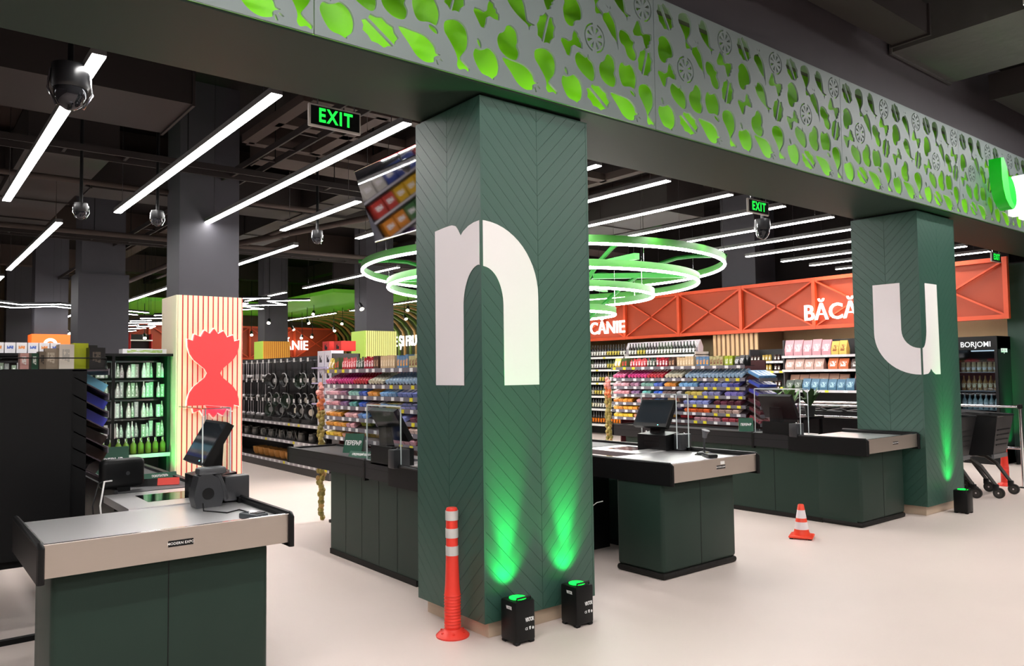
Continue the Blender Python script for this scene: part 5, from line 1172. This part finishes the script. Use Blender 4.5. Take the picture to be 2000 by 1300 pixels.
# ---- toiletries shelf left of the hourglass column
tg = bay(.4, 2.70, 10.15, 10.6, '-y', (.16, .62), 'toiletries shelf with hanging packs left of the hourglass column', top=1.80, m_=mat('dark_green_shelf', (24, 60, 42), .5))
MB().box(.4, 10.12, 1.80, 2.72, 10.6, 1.83).build('top_board', dark_m, tg)
MB().box(2.03, 10.10, .62, 2.06, 10.14, 1.80).build('front_upright', blk_m, tg)
for ri, z_ in enumerate((1.74, 1.50, 1.26, 1.02)):
    MB().box(.45, 10.52, z_-.01, 2.66, 10.54, z_+.01).build('hook_bar', chrome_m, tg)
    for i in range(38):
        x_ = .55+i*.056
        pc = random.choice(((206, 210, 212), (170, 180, 178), (196, 186, 190), (150, 170, 150)))
        goods('blister_pack', random.choice(('box', 'pouch', 'bottle')), (.042, .042, random.uniform(.15, .195)), pack_mat(pc, (236, 240, 238), lo=(.3, .1), hi=(.7, .8), ax=(0, 2), rough=.15), (x_, 10.2+.06*(i % 3), z_-.2), None, '%s pale blister pack from the left in the %s toiletries row' % (nth(i+1), ordn[ri]), 'toiletries', 'blister packs in the %s row' % ordn[ri])
for i in range(20): goods('lotion_bottle', 'bottle', (.07, .07, .19), pack_mat((96, 130, 40) if i > 3 else (60, 130, 190), (236, 240, 232), lo=(.75, 0), hi=(1, 1), ax=(2, 0), rough=.2), (1.05+i*.083, 10.22, .621), None, ('%s green lotion bottle with white cap from the left' % nth(i-3) if i > 3 else '%s blue lotion bottle from the left' % nth(i+1)), 'bottle', 'green lotion bottles' if i > 3 else 'blue lotion bottles')
for i in range(7): goods('tissue_pack', 'box', (.1, .14, .12), pack_mat((236, 234, 236), (236, 150, 80) if i % 2 else (90, 120, 200), lo=(.2, .4), hi=(.8, .7), ax=(0, 2)), (.8+i*.11, 10.3, 1.831), None, '%s white tissue pack from the left atop the toiletries shelf' % nth(i+1), 'tissue pack', 'tissue packs on the toiletries shelf')
goods('white_box', 'box', (.5, .2, .06), pack_mat((238, 238, 240), (170, 200, 110), lo=(.1, .2), hi=(.9, .8), ax=(0, 2)), (2.42, 10.35, 1.831), None, 'long flat white box on top of the toiletries shelf', 'box')
# green floor uplight at the striped column
uplight(2.55, 9.85, 'small uplighter hidden at the left foot of the hourglass column', text=False)
# red chest shelves far left
rs = bay(6.2, 6.9, 28.2, 28.6, '-y', (1.9, 2.2, 2.5, 2.8), 'small red shelves at the far wall left of the hourglass column', top=3.0, m_=mat('red_shelf', (200, 40, 40), .5), rail=white_m)
# potted plants by the far candy rack
lfm = mat('plant_leaf', (86, 132, 58), .5, noise=.2, nscale=20); lf2 = mat('plant_leaf_dark', (52, 84, 40), .5)
stand = thing('plant_stand', 'low dark stand carrying potted plants behind the farthest checkout', 'stand', (9.0, 5.55, 0))
MB().box(-.25, -.3, .92, .25, .3, .95).build('stand_top', dark_m, stand)
for a in (-.22, .22):
    for b in (-.27, .27): MB().box(a-.015, b-.015, 0, a+.015, b+.015, .92).build('leg', dark_m, stand)
for i, (a, b, pm, lm, lab) in enumerate(((-.12, .2, (200, 196, 190), lfm, 'pale leafy potted plant on the low stand'), (.0, .0, (130, 90, 180), lfm, 'potted plant in a purple wrap on the low stand'), (.1, -.2, (60, 60, 60), lf2, 'dark leafy potted plant on the low stand'))):
    t = thing('potted_plant', lab, 'plant', (9.0+a, 5.55+b, .95), i, 'potted plants on the stand')
    MB().lathe([(.05, 0), (.07, .12), (.075, .13), (.06, .12)], n=14).build('pot', mat('pot_%d' % i, pm, .5), t)
    for k_ in range(16):
        an = k_*2.4; rr = random.uniform(.03, .16); h_ = random.uniform(.22, .42)
        p0, p1 = Vector((0, 0, .11)), Vector((rr*math.cos(an), rr*math.sin(an), h_)); d = (p1-p0); sd = Vector((-math.sin(an), math.cos(an), 0))*.035; m_ = p0.lerp(p1, .65)+Vector((0, 0, .03))
        MB().add([p0, m_+sd, p1, m_-sd, m_+Vector((0, 0, .012))], [(0, 1, 4), (1, 2, 4), (2, 3, 4), (3, 0, 4)]).build('leaf', lm, t)
# cashier chair beside the n pillar
t = thing('cashier_chair', 'black cashier chair half hidden behind the n pillar', 'chair', (3.85, 5.0, 0), R(200))
MB().rbox(-.22, -.22, .55, .22, .22, .62, .03, 2).build('seat', dark_m, t); MB().rbox(-.2, .2, .72, .2, .26, 1.08, .03, 2).build('backrest', dark_m, t)
MB().cyl((0, 0, .08), (0, 0, .55), .025, n=10).build('post', chrome_m, t)
for k_ in range(5): MB().beam((0, 0, .07), (.28*math.cos(k_*1.257), .28*math.sin(k_*1.257), .03), .04, .03).build('leg', dark_m, t)

for zz in (1.78, 1.45, 1.12):
    for i in range(15): MB().box(gx+.10, 11.5+i*.27, zz-.02, gx+.103, 11.56+i*.27, zz+.04).build('hook_tag', tag_w, kg); MB().beam((gx+.10, 11.53+i*.27, zz+.01), (gx+.41, 11.53+i*.27, zz+.01), .006, .006).build('peg_hook', chrome_m, kg)
# gondola in the left hall: out of frame, but the tilted mirror shows it
MT = (.2, .62, 1.04, 1.46, 1.88, 2.3, 2.72)
lg = bay(-4.6, .9, 13.4, 13.9, '-y', MT, 'long gondola of boxed goods in the left hall seen only in the mirror', top=3.1)
cl = ((228, 180, 30), (200, 60, 50), (40, 70, 160), (206, 200, 190), (90, 60, 110), (70, 120, 70), (226, 140, 40))
for ti, z_ in enumerate(MT):
    for i in range(17):
        c_ = cl[(i//3+ti*2) % 7]; goods('boxed_good', 'box', (.27, .2, .3), pack_mat(c_, W_, lo=(.2, .35), hi=(.8, .7), ax=(0, 2)), (-4.4+i*.31, 13.55, z_+.0005), None, '%s carton from the left on the %s shelf of the mirrored gondola' % (nth(i+1), ordn[ti]), 'box', 'cartons on the mirrored gondola')

uplight(13.95, 4.6, 'small uplighter before the drinks fridge side', text=False, power=1.2)
